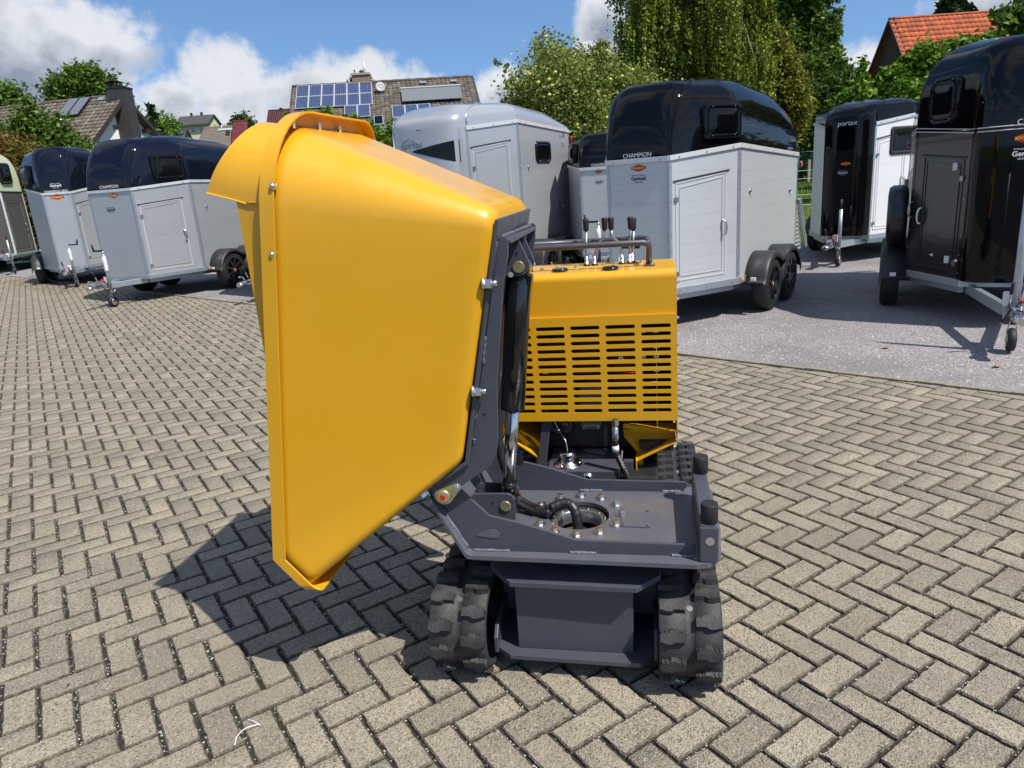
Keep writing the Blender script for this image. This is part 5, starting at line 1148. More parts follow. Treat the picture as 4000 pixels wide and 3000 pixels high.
def house(name, label, A, d, length, half, pitch, roofm, wallm, tiles=None, oh=.35, eave_t=None, gable_m=None, group=None, back=True):
    t = empty(name, (A[0], A[1], 0), 0, label, 'house' if name != 'barn' else 'barn', group)
    d = Vector((d[0], d[1], 0)).normalized(); n = Vector((-d.y, d.x, 0)); n = -n if n.y > 0 else n      # n: towards the viewer
    R0 = Vector((0, 0, A[2])); dn = n*cos(pitch)-Vector((0, 0, sin(pitch))); db_ = -n*cos(pitch)-Vector((0, 0, sin(pitch))); sl_ = half/cos(pitch)
    nf = n*sin(pitch)+Vector((0, 0, cos(pitch)))
    for nm, dd in (('roof', dn), ('rear_roof', db_)):
        up_ = Vector((0, 0, .12)); c = [R0-d*oh, R0+d*(length+oh), R0+d*(length+oh)+dd*sl_, R0-d*oh+dd*sl_]
        MB().add([tuple(p) for p in c]+[tuple(p-up_) for p in c], [(0, 1, 2, 3), (7, 6, 5, 4), (0, 4, 5, 1), (1, 5, 6, 2), (2, 6, 7, 3), (3, 7, 4, 0)]).build(nm, roofm, t)
    ez = A[2]-half*math.tan(pitch)+.12
    hw = half-.35; zt = A[2]-.16
    for s0, nm in ((0, 'gable_wall'), (length, 'far_gable_wall')):
        o = R0*0+d*s0; pts = [o+n*hw, o+n*hw+Vector((0, 0, zt-hw*math.tan(pitch))), o+Vector((0, 0, zt)), o-n*hw+Vector((0, 0, zt-hw*math.tan(pitch))), o-n*hw]
        off = d*.25*(1 if s0 == 0 else -1); MB().add([tuple(p) for p in pts]+[tuple(p+off) for p in pts], [(0, 1, 2, 3, 4), (9, 8, 7, 6, 5)]+[(i, (i+1) % 5, 5+(i+1) % 5, 5+i) for i in range(5)]).build(nm, gable_m or wallm, t)
    for sg, nm in ((1, 'front_wall'), (-1, 'back_wall')):
        a, b = d*.25+n*sg*hw, d*(length-.25)+n*sg*hw; h_ = zt-hw*math.tan(pitch); off = n*(-sg)*.25
        MB().add([tuple(a), tuple(b), tuple(b+Vector((0, 0, h_))), tuple(a+Vector((0, 0, h_))), tuple(a+off), tuple(b+off), tuple(b+off+Vector((0, 0, h_))), tuple(a+off+Vector((0, 0, h_)))], [(0, 1, 2, 3), (7, 6, 5, 4), (0, 4, 5, 1), (1, 5, 6, 2), (2, 6, 7, 3), (3, 7, 4, 0)]).build(nm, wallm, t)
    for s0 in (-oh, length+oh):
        for dd in (dn, db_): MB().beam(R0+d*s0+dd*.0-Vector((0, 0, .08)), R0+d*s0+dd*sl_-Vector((0, 0, .08)), .05, .15).build('verge_board', WOODD, t)
    if tiles:
        tw, th = tiles; nx, ny = int((length+2*oh)/tw), int(sl_/th); vs = []; fs = []; tn = []
        for j in range(ny):
            for i in range(nx):
                b0 = len(vs); o = R0-d*oh+d*(i*tw)+dn*(j*th)+nf*.005
                lo, hi = nf*(.030+rng.uniform(-.004, .004)), nf*.008; bul = nf*(.022)
                for q, (sx_, h_) in enumerate(((0.02, 0), (.25, .7), (.5, 1), (.75, .5), (1.0, 0))):
                    vs.append(tuple(o+d*tw*sx_+hi+bul*h_)); vs.append(tuple(o+d*tw*sx_+dn*th*1.03+lo+bul*h_)); vs.append(tuple(o+d*tw*sx_+dn*th*1.03))
                for q in range(4): a = b0+q*3; fs += [(a, a+3, a+4, a+1), (a+1, a+4, a+5, a+2)]
                tn += [rng.random()]*8
        o = fast_mesh('roof_tiles', np.array(vs), np.array(fs), roofm, np.array(tn)); o.parent = t; tag(o, kind='stuff')
        rd = MB(); k_ = 0
        MB().tube([R0-d*oh+nf*.0+Vector((0, 0, .02))]+[R0-d*oh+d*((length+2*oh)*q/30)+Vector((0, 0, .02+.012*(q % 2))) for q in range(1, 31)], .075, 8).build('ridge_tiles', roofm, t)
    def P(s, t_, o=.0): return R0+d*s+dn*t_+nf*o
    return t, P, d, dn, nf, n
def plate_on(par, nm, P, d, dn, nf, s0, s1, t0, t1, o, th, m, bev=0):
    c = P((s0+s1)/2, (t0+t1)/2, o); w, h = s1-s0, t1-t0
    ob = MB().box(-w/2, w/2, -h/2, h/2, 0, th).build(nm, m, par, bev=bev); y_ = -dn; mm = Matrix(((d.x, y_.x, nf.x, c.x), (d.y, y_.y, nf.y, c.y), (d.z, y_.z, nf.z, c.z), (0, 0, 0, 1)))
    if Vector(d).cross(y_).dot(nf) < 0: mm = Matrix(((-d.x, y_.x, nf.x, c.x), (-d.y, y_.y, nf.y, c.y), (-d.z, y_.z, nf.z, c.z), (0, 0, 0, 1)))
    ob.matrix_local = mm; return ob
def house_window(par, c, x, w, h, nrm):
    c = Vector(c); x = Vector(x).normalized(); n = Vector(nrm).normalized(); z = Vector((0, 0, 1)); mt = Matrix(((x.x, n.x, 0, c.x), (x.y, n.y, 0, c.y), (0, 0, 1, c.z), (0, 0, 0, 1)))
    f = MB(); b = .07*w/1.0
    for (a0, a1, z0, z1) in ((-w/2, w/2, h/2-b, h/2), (-w/2, w/2, -h/2, -h/2+b), (-w/2, -w/2+b, -h/2+b, h/2-b), (w/2-b, w/2, -h/2+b, h/2-b), (-b/2, b/2, -h/2+b, h/2-b)): f.box(a0, a1, -.02, .05, z0, z1, mt)
    fo = f.build('window', PVC, par); MB().box(-w/2+b, w/2-b, .0, .02, -h/2+b, h/2-b, mt).build('pane', GLAZE, fo)
# solar house in the middle
hS, P, d, dn, nf, n = house('house', 'house with solar panels and satellite dish on its dark tiled roof, behind the skip', (-7.64, 30, 5.68), (1, .12), 7.0, 3.6, R_(33), RT_DRK, WALW, tiles=(.175, .20), oh=.05)
for (s0, t0, nc, nr) in ((.16, .10, 6, 2), (1.97, 1.90, 2, 1), (3.72, 2.12, 3, 2)):
    for i in range(nc):
        for j in range(nr):
            a = s0+i*.478; b = t0+j*.90; fr = plate_on(hS, 'solar_panel', P, d, dn, nf, a, a+.470, b, b+.885, .09, .03, EDGE)
            pn = MB().box(-.215, .215, -.422, .422, .031, .033).build('cells', PV, fr)
aw = plate_on(hS, 'corrugated_awning', P, d, dn, nf, 4.13, 6.42, .98, 1.95, .16, .01, mat('awning_grey', (.15, .165, .175), .5))
m = MB()
for k in range(46): x = -1.14+k*.05; m.box(x, x+.022, -.48, .48, .011, .022)
tag(m.build('awning_ribs', mat('awning_rib', (.20, .215, .225), .5), aw), kind='stuff'); MB().box(-1.18, 1.18, .47, .52, .0, .06).build('awning_edge', EDGE, aw)
plate_on(hS, 'skylight', P, d, dn, nf, 3.02, 3.38, 2.78, 3.44, .07, .05, LEADM); plate_on(hS, 'skylight_glass', P, d, dn, nf, 3.06, 3.34, 2.83, 3.38, .12, .006, GLASSD)
for (s_, t_) in ((4.9, .28), (6.1, .30)): plate_on(hS, 'roof_hatch', P, d, dn, nf, s_, s_+.25, t_, t_+.15, .06, .05, LEADM)
c = P(3.35, .85, .10); q = MB().cyl(c, c+Vector((0, 0, .22)), .02, 10).build('dish_mast', STEEL, hS)
ax = Vector((.35, -1, .35)).normalized(); MB().lathe(c+Vector((0, 0, .12)), ax, [(0, .02), (.02, .12), (.05, .19), (.055, .19), (.03, .12), (.01, .0)], 24, caps=False).build('satellite_dish', mat('dish_grey', (.34, .34, .34), .5), hS); MB().tube([c+Vector((0, 0, .02)), c+ax*.24+Vector((0, 0, .05))], .008, 6).build('dish_arm', STEEL, hS)
c = P(2.62, -.05); ch = MB().box(c.x-.33, c.x+.33, c.y-.1, c.y+.30, 5.2, c.z+.30).build('chimney', mat('sand_brick', (.30, .20, .14), .8, var=.4, vscale=10), hS); MB().box(c.x-.37, c.x+.37, c.y-.14, c.y+.34, c.z+.30, c.z+.37).build('chimney_cap', mat('concrete_cap', (.35, .33, .3), .8), ch); MB().cyl((c.x+.16, c.y+.1, c.z+.3), (c.x+.16, c.y+.1, c.z+.78), .04, 12).build('flue', EDGE, ch)
# left house with the slate chimney
hL, P, d, dn, nf, n = house('house', 'white gabled house with slate clad chimney at left, two dark solar panels on its roof', (-14.5, 30, 5.85), (-1, .20), 13.0, 4.2, R_(38), RT_BRN, WALW, tiles=(.20, .23), oh=.32)
for (a, b) in ((1.06, 1.53), (1.56, 2.05)):
    fr = plate_on(hL, 'solar_panel', P, d, dn, nf, a, b, .05, 1.22, .10, .04, BLKM); MB().box(-.215, .215, -.56, .56, .041, .044).build('collector_glass', mat('collector_glass', (.10, .115, .15), .25, coat=.5), fr)
plate_on(hL, 'skylight', P, d, dn, nf, 1.52, 1.88, 1.38, 1.72, .07, .05, PVC)
plate_on(hL, 'flashing', P, d, dn, nf, .05, .75, .03, .25, .06, .01, LEADM)
cx_ = .12; sl_m = MB(); ch = MB().box(-.50, .16, -.32, .32, 0, 6.10-.0).build('chimney', SLATE, hL); ch.location = (.30, .0, 0)
for j in range(26):
    z0 = 2.4+j*.142
    for (x0, x1, y0, y1) in ((-.52, -.20, -.335, -.32), (-.195, .175, -.335, -.32), (.16, .175, -.33, .0), (.16, .175, .005, .33)):
        sgn = (j % 2)*.06; MB().prism([(x0+.003, z0), (x1-.003, z0), (x1-.003, z0+.148), (x0+.003, z0+.148)], lambda p, d_: (p[0], d_, p[1]), y0-rng.uniform(0, .006), y1).build('slate', SLATE, ch) if y0 < -.33 and x1-x0 > .1 else MB().box(x0, x1+rng.uniform(0, .006), y0+.003, y1-.003, z0, z0+.148).build('slate', SLATE, ch)
MB().box(-.54, .20, -.36, .36, 6.10, 6.15).build('chimney_cap', BLKM, ch); cw = MB()
cw.loft([[(-.56+.78*k/10, y, 6.32+.09*sin(pi*k/10)-.05*(k/10)) for k in range(11)] for y in (-.34, .34)], False); cw.build('wind_cowl', WOODD, ch, solid=.02)
for y in (-.25, .25): MB().cyl((-.17, y, 6.15), (-.17, y, 6.40), .02, 8).build('cowl_post', STEEL, ch)
for sg in (1, -1): MB().beam((.16, n.y*sg*.0+sg*-1.1, 4.62), (.50, sg*-1.1, 4.62), .16, .16).build('purlin_end', WOODD, hL)
# barn at the right
hB, P, d, dn, nf, n = house('barn', 'old barn with bright orange tiled roof at top right', (19.99, 38, 7.82), (1, .02), 15, 4.6, R_(53), RT_ORG, WALB, tiles=(.24, .30), oh=.25)
for j in range(24):
    z0 = 1.9+j*.25; w_ = max(.1, 4.2*(1-(z0-1.9)/5.9)); MB().box(-.03, -.002, -w_, w_, z0+.006, z0+.246).build('weather_board', WALB, hB)
# distant houses
h1, P, d, dn, nf, n = house('house', 'distant cream house with grey roof and two little chimneys', (-27.33, 75, 9.85), (-1, 0), 3.1, 1.9, R_(27), RT_GRY, WALC, oh=.12)
for x in (-2.85, -1.85, -1.05): house_window(h1, (x+.3, -1.57, 8.98-.62), (1, 0, 0), .42, .50, (0, -1, 0))
for x in (-2.1, -1.1): MB().box(x-.09, x+.09, -.1, .1, 9.6, 10.12).build('chimney', SLATE, h1)
MB().box(.0, .05, -.35, .25, 7.4, 8.9).build('gable_strip', mat('grey_render', (.3, .3, .28), .8), h1)
h2, P, d, dn, nf, n = house('house', 'low distant house with weathered brown roof just left of the skip visor', (-22.68, 60, 7.22), (1, 0), 2.9, 2.6, R_(35), mat('weathered_roof', (.17, .135, .11), .8, var=.5, vscale=3, col2=(.23, .2, .16)), WALB, tiles=(.16, .2), oh=.1)
plate_on(h2, 'light_strip', P, d, dn, nf, 1.15, 2.6, .35, .60, .08, .01, mat('strip_grey', (.40, .43, .42), .6)); c = P(2.1, 1.3); MB().box(c.x-.12, c.x+.12, c.y-.1, c.y+.1, c.z-.3, c.z+.35).build('chimney', SLATE, h2); c = P(1.5, -.02); MB().lathe(c, (.4, -1, .3), [(0, .02), (.05, .2), (.07, .22)], 16, caps=False).build('satellite_dish', WHP, h2)
h3, P, d, dn, nf, n = house('house', 'small house roof with bright red tiles beside the skip visor', (-20.0, 59, 7.45), (1, .05), 1.0, 1.4, R_(50), RT_RED, WALB, tiles=(.14, .12), oh=.05)
h4, P, d, dn, nf, n = house('house', 'dark red roof peeping over the yellow skip rim', (-17.45, 60, 8.13), (1, 0), 3.2, 2.2, R_(45), RT_MAR, WALB, tiles=(.16, .2), oh=.05)
MB().box(.85, 1.05, -.1, .1, 8.0, 8.32).build('chimney', SLATE, h4)
h5, P, d, dn, nf, n = house('house', 'tiny brown gabled house with solar panels below the cream house', (-23.35, 58, 7.12), (-1, 0), 1.0, 1.0, R_(45), RT_GRY, WALB, oh=.05)
for i in range(3): fr = plate_on(h5, 'solar_panel', P, d, dn, nf, .08+i*.30, .36+i*.30, .08, .62, .04, .03, BLKM); MB().box(-.12, .12, -.25, .25, .031, .034).build('cells', PV, fr)
MB().tube([(-26.6, 75, 8.5), (-26.6, 75, 9.6)], .02, 6).build('aerial_mast', STEEL) if False else None

# ------------------------------------------------------------------ trees and shrubs
def leaf_mat(name, c1, c2, trans=.35, back=None):
    m = bpy.data.materials.new(name); m.use_nodes = True; t = m.node_tree; t.nodes.remove(t.nodes['Principled BSDF']); o = t.nodes['Material Output']; lk = t.links.new
    at = t.nodes.new('ShaderNodeAttribute'); at.attribute_name = 'tone'
    mx = t.nodes.new('ShaderNodeMix'); mx.data_type = 'RGBA'; mx.inputs[6].default_value = (*c1, 1); mx.inputs[7].default_value = (*c2, 1); lk(at.outputs['Fac'], mx.inputs[0])
    df = t.nodes.new('ShaderNodeBsdfDiffuse'); lk(mx.outputs[2], df.inputs[0]); tr = t.nodes.new('ShaderNodeBsdfTranslucent'); lk(mx.outputs[2], tr.inputs[0])
    ms = t.nodes.new('ShaderNodeMixShader'); ms.inputs[0].default_value = trans; lk(df.outputs[0], ms.inputs[1]); lk(tr.outputs[0], ms.inputs[2])
    gl = t.nodes.new('ShaderNodeBsdfGlossy'); gl.inputs['Roughness'].default_value = .42; gl.inputs[0].default_value = (.5, .55, .4, 1)
    m2 = t.nodes.new('ShaderNodeMixShader'); m2.inputs[0].default_value = .035; lk(ms.outputs[0], m2.inputs[1]); lk(gl.outputs[0], m2.inputs[2]); lk(m2.outputs[0], o.inputs[0]); return m
BARK = mat('bark', (.10, .085, .07), .9, var=.6, vscale=10, bump=.6, bscale=25); BARKB = mat('birch_bark', (.50, .48, .44), .8, var=.7, vscale=8, col2=(.05, .05, .05))
def leaves(parent, name, blobs, n, size, m, clump=14, spread=.22, hang=0.0, shell=.55, seed=1, aspect=1.7, tvar=.25, zmin=.15, sub=0, subr=.42):
    g = np.random.default_rng(seed)
    if sub:
        nb_ = []
        for b in blobs:
            for _ in range(max(4, int(round(sub*(b[3]*b[5])**.35)))):
                u = g.normal(size=3); u /= np.linalg.norm(u); rr = g.uniform(.45, .98); q = subr*g.uniform(.6, 1.35)
                nb_.append((b[0]+u[0]*b[3]*rr, b[1]+u[1]*b[4]*rr, b[2]+u[2]*b[5]*rr, b[3]*q, b[4]*q, b[5]*q*.85))
        blobs = nb_
    wts = np.array([b[3]*b[4]*b[5] for b in blobs])**.67; wts = wts/wts.sum(); nc = max(1, n//clump)
    bi = g.choice(len(blobs), nc, p=wts); B = np.array([b[:6] for b in blobs])[bi]
    u = g.normal(size=(nc, 3)); u /= np.linalg.norm(u, axis=1)[:, None]; r = shell+(1.05-shell)*g.random(nc)**.6; r *= 1+g.normal(0, .15, nc)
    C_ = B[:, :3]+u*r[:, None]*B[:, 3:6]; tone_c = np.clip(.5+g.normal(0, tvar, nc)-.0*r, 0, 1)
    R3 = (B[:, 3:6].mean(1))*spread
    pos = np.repeat(C_, clump, 0); off = g.normal(size=(nc*clump, 3))*np.repeat(R3, clump)[:, None]
    if hang > 0: off[:, 2] = -np.abs(off[:, 2])*hang; off[:, :2] *= .45
    pos = pos+off; N_ = len(pos); keep = pos[:, 2] > zmin; pos = pos[keep]; N_ = len(pos); tone = np.clip(np.repeat(tone_c, clump)[keep]+g.normal(0, .16, N_), 0, 1)
    a = g.normal(size=(N_, 3)); a[:, 2] *= .55
    if hang > 0: a[:, 2] -= 1.2
    a /= np.linalg.norm(a, axis=1)[:, None]; b = np.cross(a, g.normal(size=(N_, 3))); b /= np.linalg.norm(b, axis=1)[:, None]
    s = size*g.uniform(.6, 1.35, N_)[:, None]; l = a*s*aspect*.5; w = b*s*.5; nrm = np.cross(a, b)*s*.12
    V = np.stack([pos-l, pos+w-l*.1+nrm, pos+l, pos-w-l*.1+nrm], 1).reshape(-1, 3); Q = np.arange(4*N_).reshape(-1, 4)
    o = fast_mesh(name, V, Q, m, tone); o.parent = parent
    return o, C_
def tree(name, label, cat, base, blobs, n, size, m, trunk=.14, bark=BARK, limbs=12, group=None, seed=1, **kw):
    t = empty(name, (base[0], base[1], 0), 0, label, cat, group)
    bl = [(b[0]-base[0], b[1]-base[1], *b[2:]) for b in blobs]
    o, C_ = leaves(t, 'crown', bl, n, size, m, seed=seed, **kw); g = random.Random(seed)
    zt = max(b[2] for b in bl); cx_ = sum(b[0] for b in bl)/len(bl); cy_ = sum(b[1] for b in bl)/len(bl)
    tp = [Vector((0, 0, -.1)), Vector((cx_*.2, cy_*.2, zt*.3)), Vector((cx_*.7, cy_*.7, zt*.65)), Vector((cx_, cy_, zt))]
    MB().tube(spline(tp, 5), trunk, 10, radii=[trunk*(1.25-1.0*i/15) for i in range(16)]).build('trunk', bark, t)
    lm = MB()
    for k in range(limbs):
        c = Vector(C_[g.randrange(len(C_))]); a = tp[1].lerp(tp[3], g.random()); mid = a.lerp(c, .5)+Vector((0, 0, .08*(c-a).length)); lm.tube(spline([a, mid, c], 4), trunk*.3, 6, radii=[trunk*.32*(1-.85*i/8) for i in range(9)])
    lm.build('limbs', bark, t); return t, C_
LG_APPLE = leaf_mat('apple_leaf', (.085, .120, .022), (.37, .42, .11)); LG_BIRCH = leaf_mat('birch_leaf', (.055, .088, .012), (.31, .36, .055)); LG_YEL = leaf_mat('yellowish_leaf', (.09, .105, .014), (.28, .29, .05))
LG_DARK = leaf_mat('dark_leaf', (.024, .052, .010), (.095, .16, .026)); LG_BRI = leaf_mat('bright_leaf', (.065, .14, .014), (.20, .33, .038)); LG_MID = leaf_mat('mid_leaf', (.042, .088, .016), (.16, .25, .042))
LG_RED = leaf_mat('autumn_leaf', (.055, .085, .010), (.190, .195, .030)); LG_RUST = leaf_mat('rust_leaf', (.16, .055, .02), (.24, .11, .04)); LG_CON = leaf_mat('needle', (.012, .028, .010), (.035, .060, .022), .15)
ta, CA = tree('apple_tree', 'apple tree full of small yellow apples behind the silver and black trailers', 'tree', (2.1, 19.4), [(1.7, 19.2, 3.0, 1.35, 1.3, 1.35), (1.55, 19.2, 4.15, .45, .5, .85), (2.35, 19.3, 3.5, .95, 1.0, 1.05), (.75, 19.2, 3.0, .55, .7, .75), (3.2, 19.6, 3.35, .9, 1.0, 1.05), (2.0, 19.2, 1.5, 1.5, 1.2, 1.3), (.62, 19.2, 3.95, .28, .25, .20), (.32, 19.2, 4.38, .20, .18, .12), (3.9, 20, 3.0, .9, .9, 1.0), (2.75, 19.3, 4.3, .35, .4, .5)], 105000, .058, LG_APPLE, seed=3, clump=12, spread=.26, shell=.42, sub=15, subr=.50, tvar=.3)
ap = MB().lathe((0, 0, -.035), (0, 0, 1), [(0, .008), (.004, .024), (.02, .037), (.042, .040), (.058, .030), (.062, .012), (.058, .003)], 12).mesh('apple', mat('apple_skin', (.72, .62, .16), .4, coat=.2, orand=.1))
g_ = random.Random(5); fr_c = sorted(CA.tolist(), key=lambda c: c[1]+.15*g_.random())[:int(len(CA)*.32)]
for k in range(95): c = g_.choice(fr_c); o = bpy.data.objects.new('apple', ap); COL.objects.link(o); o.parent = ta; o.location = (c[0]+g_.uniform(-.1, .1), c[1]-.22, c[2]+g_.uniform(-.15, .1)); o.scale = (1.1,)*3
tree('birch_tree', 'very tall hanging birch rising out of the picture behind the apple tree', 'tree', (11.2, 42), [(8.2, 42, 9.5, 1.5, 2, 4.6), (10, 42, 11, 2.4, 2.5, 5.5), (12.4, 42, 11, 2.4, 2.6, 5.6), (14.3, 42.3, 10, 1.5, 2.2, 4.6), (9.5, 41.5, 6.2, 2.2, 2, 2.6), (13, 41.5, 6.4, 2.2, 2, 2.8), (11.2, 42.5, 15, 2.6, 2.4, 4)], 185000, .108, LG_BIRCH, trunk=.22, bark=BARKB, limbs=26, seed=8, clump=30, spread=.12, hang=5.0, shell=.35, aspect=1.5, tvar=.36, sub=13, subr=.40)
tree('yellowish_tree', 'yellowish green tree between the birch and the dark tree', 'tree', (18.5, 50), [(18.3, 50, 6.8, 1.7, 1.8, 2.9), (19.0, 50, 4.6, 1.9, 1.8, 2.6), (17.6, 50, 8.2, 1.2, 1.4, 1.8), (18.3, 50, 9.3, 1.0, 1.0, 1.2), (19.6, 50, 7.1, .9, 1.2, 1.4)], 42000, .15, LG_YEL, seed=9, clump=12, spread=.22, shell=.4, sub=12, tvar=.32)
tree('broadleaf_tree', 'tall dark green tree at right rising above the black trailer roofs', 'tree', (24.0, 58), [(22.6, 58, 10.5, 1.9, 2, 3.2), (24.6, 58, 9.2, 1.9, 2, 2.8), (23.4, 58, 13.2, 1.9, 2, 2.5), (25.3, 58, 11.4, 1.1, 1.5, 1.5), (24.8, 58, 13.3, .9, 1.2, 1.1), (22.0, 57, 6.5, 2.2, 2, 2.6), (26.3, 57.5, 7.9, .8, 1, .8)], 50000, .20, LG_MID, trunk=.3, seed=10, clump=14, spread=.22, shell=.4, sub=12, tvar=.32)
tree('dark_thicket', 'dark leafy thicket under the tall trees between the two black trailers', 'shrub', (24.6, 55), [(17.5, 54, 2.6, 2.8, 1.5, 2.7), (21.5, 55, 3.6, 3, 1.5, 3.4), (25.3, 55, 3.9, 2.8, 1.5, 3.4), (27.2, 54.5, 4.6, 1.6, 1.4, 2.6), (13.5, 54, 2.6, 2.5, 1.5, 2.6)], 52000, .22, LG_DARK, seed=12, clump=14, spread=.24, shell=.4, zmin=0, sub=16, subr=.46, tvar=.34)
tree('leafy_shrub', 'bright green shrub with long shoots in front of the orange roofed barn', 'shrub', (15.6, 28.5), [(14.7, 28, 3.9, 1.0, .9, 1.0), (16.2, 28, 4.2, 1.2, 1.0, 1.0), (17.8, 28.3, 4.4, 1.2, 1, 1.05), (13.9, 28, 3.0, .8, .8, 1.2), (15.6, 28, 2.2, 2.6, 1, 1.9), (19.2, 28.3, 4.1, 1.3, 1, 1.3), (13.75, 28, 4.35, .25, .25, .65), (16.9, 28, 5.15, .22, .25, .45), (18.6, 28, 5.3, .3, .25, .5), (15.2, 28, 4.85, .2, .2, .35), (13.2, 28, 3.6, .45, .4, .35)], 46000, .13, LG_BRI, trunk=.09, seed=13, clump=10, spread=.24, shell=.4, sub=12, tvar=.34)
tree('walnut_tree', 'tree at the top right corner reaching into the picture in front of the barn roof', 'tree', (16.2, 20), [(15.6, 20, 4.8, 1.4, 1.2, 1.1), (14.0, 19.8, 4.62, .75, .5, .28), (13.4, 19.8, 4.75, .35, .3, .18), (14.4, 19.8, 5.1, .5, .5, .3), (16.4, 20, 5.6, 1.6, 1.4, 1.4)], 16000, .13, LG_MID, seed=14, clump=10, spread=.2, shell=.4)
def conifer(name, label, base, h, r, n, size, seed, zlow=1.0):
    t = empty(name, (base[0], base[1], 0), 0, label, 'tree'); bl = []
    for k in range(9): f = k/8; z = lerp(zlow, h, f); rr = r*(1-f)**.8+.12; bl.append((0, 0, z, rr, rr, (h-zlow)/10))
    leaves(t, 'crown', bl, n, size, LG_CON, seed=seed, clump=10, spread=.22, shell=.5, aspect=2.6); MB().cyl((0, 0, 0), (0, 0, h), .2, 10, r1=.03).build('trunk', BARK, t)
conifer('conifer_tree', 'dark conifer tip showing above the ridge of the barn', (36.0, 60), 13.6, 2.6, 14000, .3, 21, 5)
tree('broadleaf_tree', 'round topped green tree behind the left house roof', 'tree', (-26.6, 50), [(-27.3, 50, 9.0, 1.3, 1.2, 1.1), (-25.7, 50, 9.3, 1.3, 1.2, 1.2), (-26.3, 50, 10.1, .7, .7, .6), (-24.7, 50, 8.6, 1.0, 1, 1.0), (-26.4, 50, 6.5, 2.4, 1.6, 2.4)], 20000, .17, LG_MID, seed=15, clump=10, spread=.17, shell=.4)
tree('broadleaf_tree', 'small piece of a tree above the roof at the extreme left edge', 'tree', (-31.6, 50), [(-31.6, 50, 8.9, 1.4, 1.2, 1.1), (-31.8, 50, 6, 2, 1.4, 2.6)], 7000, .17, LG_MID, seed=16, clump=10, spread=.17, shell=.4)
tree('broadleaf_tree', 'thin leafed tree right of the slate chimney', 'tree', (-19.3, 41), [(-19.7, 41, 6.2, .8, .8, .9), (-19.2, 41, 5.2, .8, .7, .8), (-19.5, 41, 3.6, 1.5, 1, 1.8)], 9000, .15, LG_MID, seed=17, clump=9, spread=.2, shell=.3)
conifer('conifer_tree', 'little conifer right of the white gable', (-18.6, 42), 6.6, 1.0, 4000, .16, 22, 2)
tree('round_tree', 'rounded pale green tree in front of the distant cream house', 'tree', (-25.2, 58), [(-25.2, 58, 6.9, 1.25, 1.1, 1.2), (-24.4, 58, 6.3, .9, .9, .9), (-25.2, 58, 4.4, 1.9, 1.4, 2.2), (-24.0, 58, 5.3, 1.0, .8, .9)], 15000, .15, LG_BRI, seed=18, clump=9, spread=.17, shell=.4)
tree('round_tree', 'dark round tree right of the distant cream house', 'tree', (-27.2, 84), [(-27.4, 84, 9.6, 1.2, 1, 1.0), (-28.6, 84, 8.9, .9, .8, .6), (-27.2, 84, 6.6, 2.2, 1.4, 2.4)], 8000, .22, LG_DARK, seed=19, clump=9, spread=.2, shell=.4)
tree('round_tree', 'small dark treetop behind the chimney of the solar house', 'tree', (-8.3, 50), [(-8.3, 50, 8.2, .75, .7, .62), (-8.3, 50, 5, 1.6, 1.2, 2.6)], 6000, .16, LG_DARK, seed=20, clump=9, spread=.2, shell=.4)
tree('garden_shrub', 'deep green shrub covering the front of the left house roof', 'shrub', (-16.0, 27.0), [(-16.2, 27, 4.6, .55, .6, .85), (-15.5, 27, 4.1, .7, .6, .8), (-16.9, 27, 3.9, .8, .7, .9), (-15.0, 27, 3.3, .9, .7, .8), (-16.3, 27, 2.4, 1.8, 1, 1.9), (-14.4, 27.2, 2.8, .8, .6, .9), (-16.15, 27, 5.35, .18, .18, .3), (-15.3, 27, 4.7, .2, .2, .35)], 30000, .085, LG_MID, seed=23, clump=9, spread=.18, shell=.4)
rb, CR = tree('garden_shrub', 'yellow green shrub with rusty red tips at the far left', 'shrub', (-17.6, 25.5), [(-17.2, 25.5, 3.6, 1.0, .8, .8), (-16.0, 25.5, 3.3, .8, .7, .7), (-18.2, 25.5, 3.0, 1.2, .8, 1.2), (-16.3, 25.5, 1.8, 2.2, 1, 1.9), (-14.6, 25.6, 2.2, .9, .7, 1.0)], 30000, .075, LG_RED, seed=24, clump=9, spread=.18, shell=.4)
leaves(rb, 'red_tips', [(b0-(-17.6), b1-25.5, z0, a0, c0, e0) for b0, b1, z0, a0, c0, e0 in [(-17.2, 25.3, 3.75, 1.0, .8, .8), (-16.0, 25.3, 3.45, .8, .7, .7), (-18.2, 25.3, 3.2, 1.2, .8, 1.1), (-15.6, 25.3, 2.3, 1.2, .8, .9)]], 6500, .07, LG_RUST, seed=25, clump=8, spread=.12, shell=.85)
tree('climbing_vine', 'leafy vine shoots reaching up below the solar panels, just over the skip', 'plant', (-4.4, 22), [(-5.4, 22, 3.25, .9, .4, .45), (-4.1, 22, 3.05, 1.0, .4, .45), (-2.7, 22, 2.6, .9, .4, .45), (-5.9, 22, 3.75, .12, .12, .22), (-5.3, 22, 3.75, .12, .12, .25), (-4.75, 22, 3.75, .2, .15, .25), (-4.1, 22, 3.6, .25, .15, .2), (-2.95, 22, 3.35, .1, .1, .3), (-2.2, 22, 2.95, .2, .15, .15), (-1.9, 22, 2.55, .25, .2, .3), (-4, 22, 1.6, 2.4, .5, 1.4)], 15000, .085, LG_BRI, trunk=.05, seed=26, clump=8, spread=.2, shell=.3)
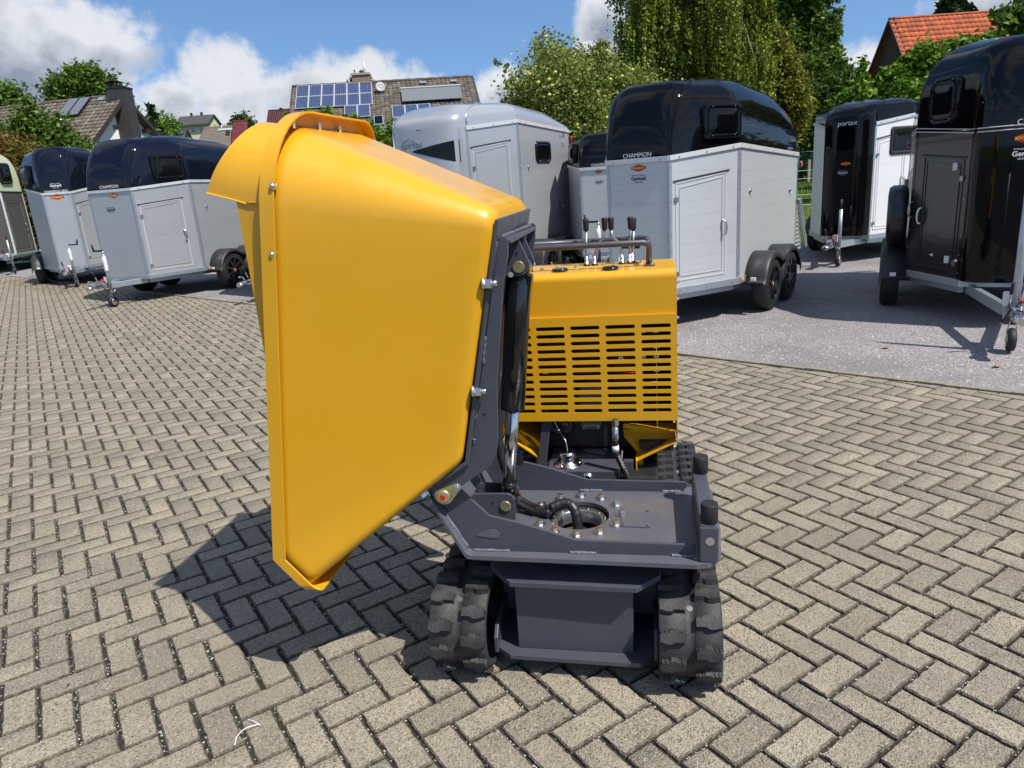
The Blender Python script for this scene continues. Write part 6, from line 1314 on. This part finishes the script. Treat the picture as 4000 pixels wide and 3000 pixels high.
# woods along the horizon
g2_ = np.random.default_rng(31); bl = []
for k in range(170):
    a = R_(-62+124*k/169)+g2_.normal(0, .006); dd_ = g2_.uniform(120, 150); h_ = g2_.uniform(5.0, 8.0); bl.append((dd_*sin(a), dd_*cos(a), h_*.5, 3.6, 3.0, h_*.5))
fw = MB().add([], []).build('far_woods', LG_DARK, fix=False) if False else None
fo, _ = leaves(None, 'far_woods', bl, 60000, .75, LG_DARK, clump=9, spread=.28, shell=.3, seed=33, zmin=0); tag(fo, kind='stuff', label='distant dark line of woods along the horizon')
# fence, tape and ball goal on the meadow
fe = empty('electric_fence', (6.9, 17, 0), 0, 'white electric fence tapes strung across the meadow behind the black trailers', 'fence')
PIN = mat('grey_post', (.30, .28, .24), .8); TAPE = mat('fence_tape', (.62, .60, .50), .6)
for x in (-.9, 5.2): MB().cyl((x, 0, -.06), (x, 0, 1.45), .02, 8).build('post', PIN, fe)
for z in (1.38, 1.20, .84, .61): MB().tube([(-.9+6.1*k/10, 0, z-.02*sin(pi*k/10)) for k in range(11)], .0045, 5).build('tape', TAPE, fe)
gl = empty('net_goal', (22.2, 52, 0), 0, 'green netted goal frame standing on the meadow under the trees', 'goal'); GN = mat('green_net', (.02, .13, .10), .6); 
for (a, b) in (((-.9, 0, -.05), (-.9, 0, 2.0)), ((.9, 0, -.05), (.9, 0, 2.0)), ((-.9, 0, 2.0), (.9, 0, 2.0)), ((-.9, 1.2, -.05), (.9, 1.2, -.05))): MB().cyl(a, b, .035, 8).build('frame_tube', GN, gl)
nb = MB()
for k in range(15):
    x = -.9+1.8*k/14; nb.tube([(x, 0, 2.0), (x, .5, 1.4), (x, 1.2, -.05)], .008, 4); z = 2.0*k/14; nb.tube([(-.9, 1.2*(1-k/14), z), (.9, 1.2*(1-k/14), z)], .008, 4)
tag(nb.build('net', GN, gl), kind='stuff')
wp = MB().box(-.09, .09, -.09, .09, -.06, 1.48).build('wooden_post', PIN); wp.location = (21.2, 50, 0); tag(wp, 'weathered wooden post beside the green goal', 'post')
# dry leaves on the ground below the left trailers
m = MB()
DL = mat('dry_leaf', (.34, .17, .08), .8)
for k, (x, y) in enumerate(((-5.62, 11.62), (-5.1, 12.0), (-5.9, 12.2), (3.35, 6.1), (3.8, 5.3), (-4.9, 11.3))):
    a = rng.uniform(0, 6.28); r = .055 if k == 0 else .03; o = MB().add([(r*cos(a+t_*1.047)*(1.5 if t_ % 3 == 0 else .8), r*sin(a+t_*1.047), .006*(t_ % 2)) for t_ in range(6)], [tuple(range(6))]).build('dry_leaf', DL, solid=.001); o.location = (x, y, .004)
    tag(o, ['orange dry leaf on the pavers before the left silver trailer', 'small dry leaf nearest the mudguard of the left silver trailer', 'small dry leaf under the left silver trailer', 'dry leaf on the asphalt below the right edge trailer', 'tiny dry leaf close to the jockey wheel of the black trailer', 'small dry leaf lying right of the orange one'][k], 'leaf')
LIT = mat('leaf_litter', (.16, .10, .05), .9, tone=.7)
n = 5000; lx = nrng.uniform(-13.5, -9.2, n); ly = -lx*1.05+nrng.uniform(5.2, 9.5, n); a0 = nrng.uniform(0, 6.28, n); s = nrng.uniform(.012, .035, n); z = nrng.uniform(-.010, .004, n)
V = np.stack([np.stack([lx+s*np.cos(a0+k*2.094)*1.3, ly+s*np.sin(a0+k*2.094), z+.006*(k % 2)], 1) for k in range(3)], 1).reshape(-1, 3); o = fast_mesh('leaf_litter', V, np.arange(3*n).reshape(-1, 3), LIT, nrng.random(n)); tag(o, kind='stuff', label='brown leaf litter on the asphalt under the far left trailers')
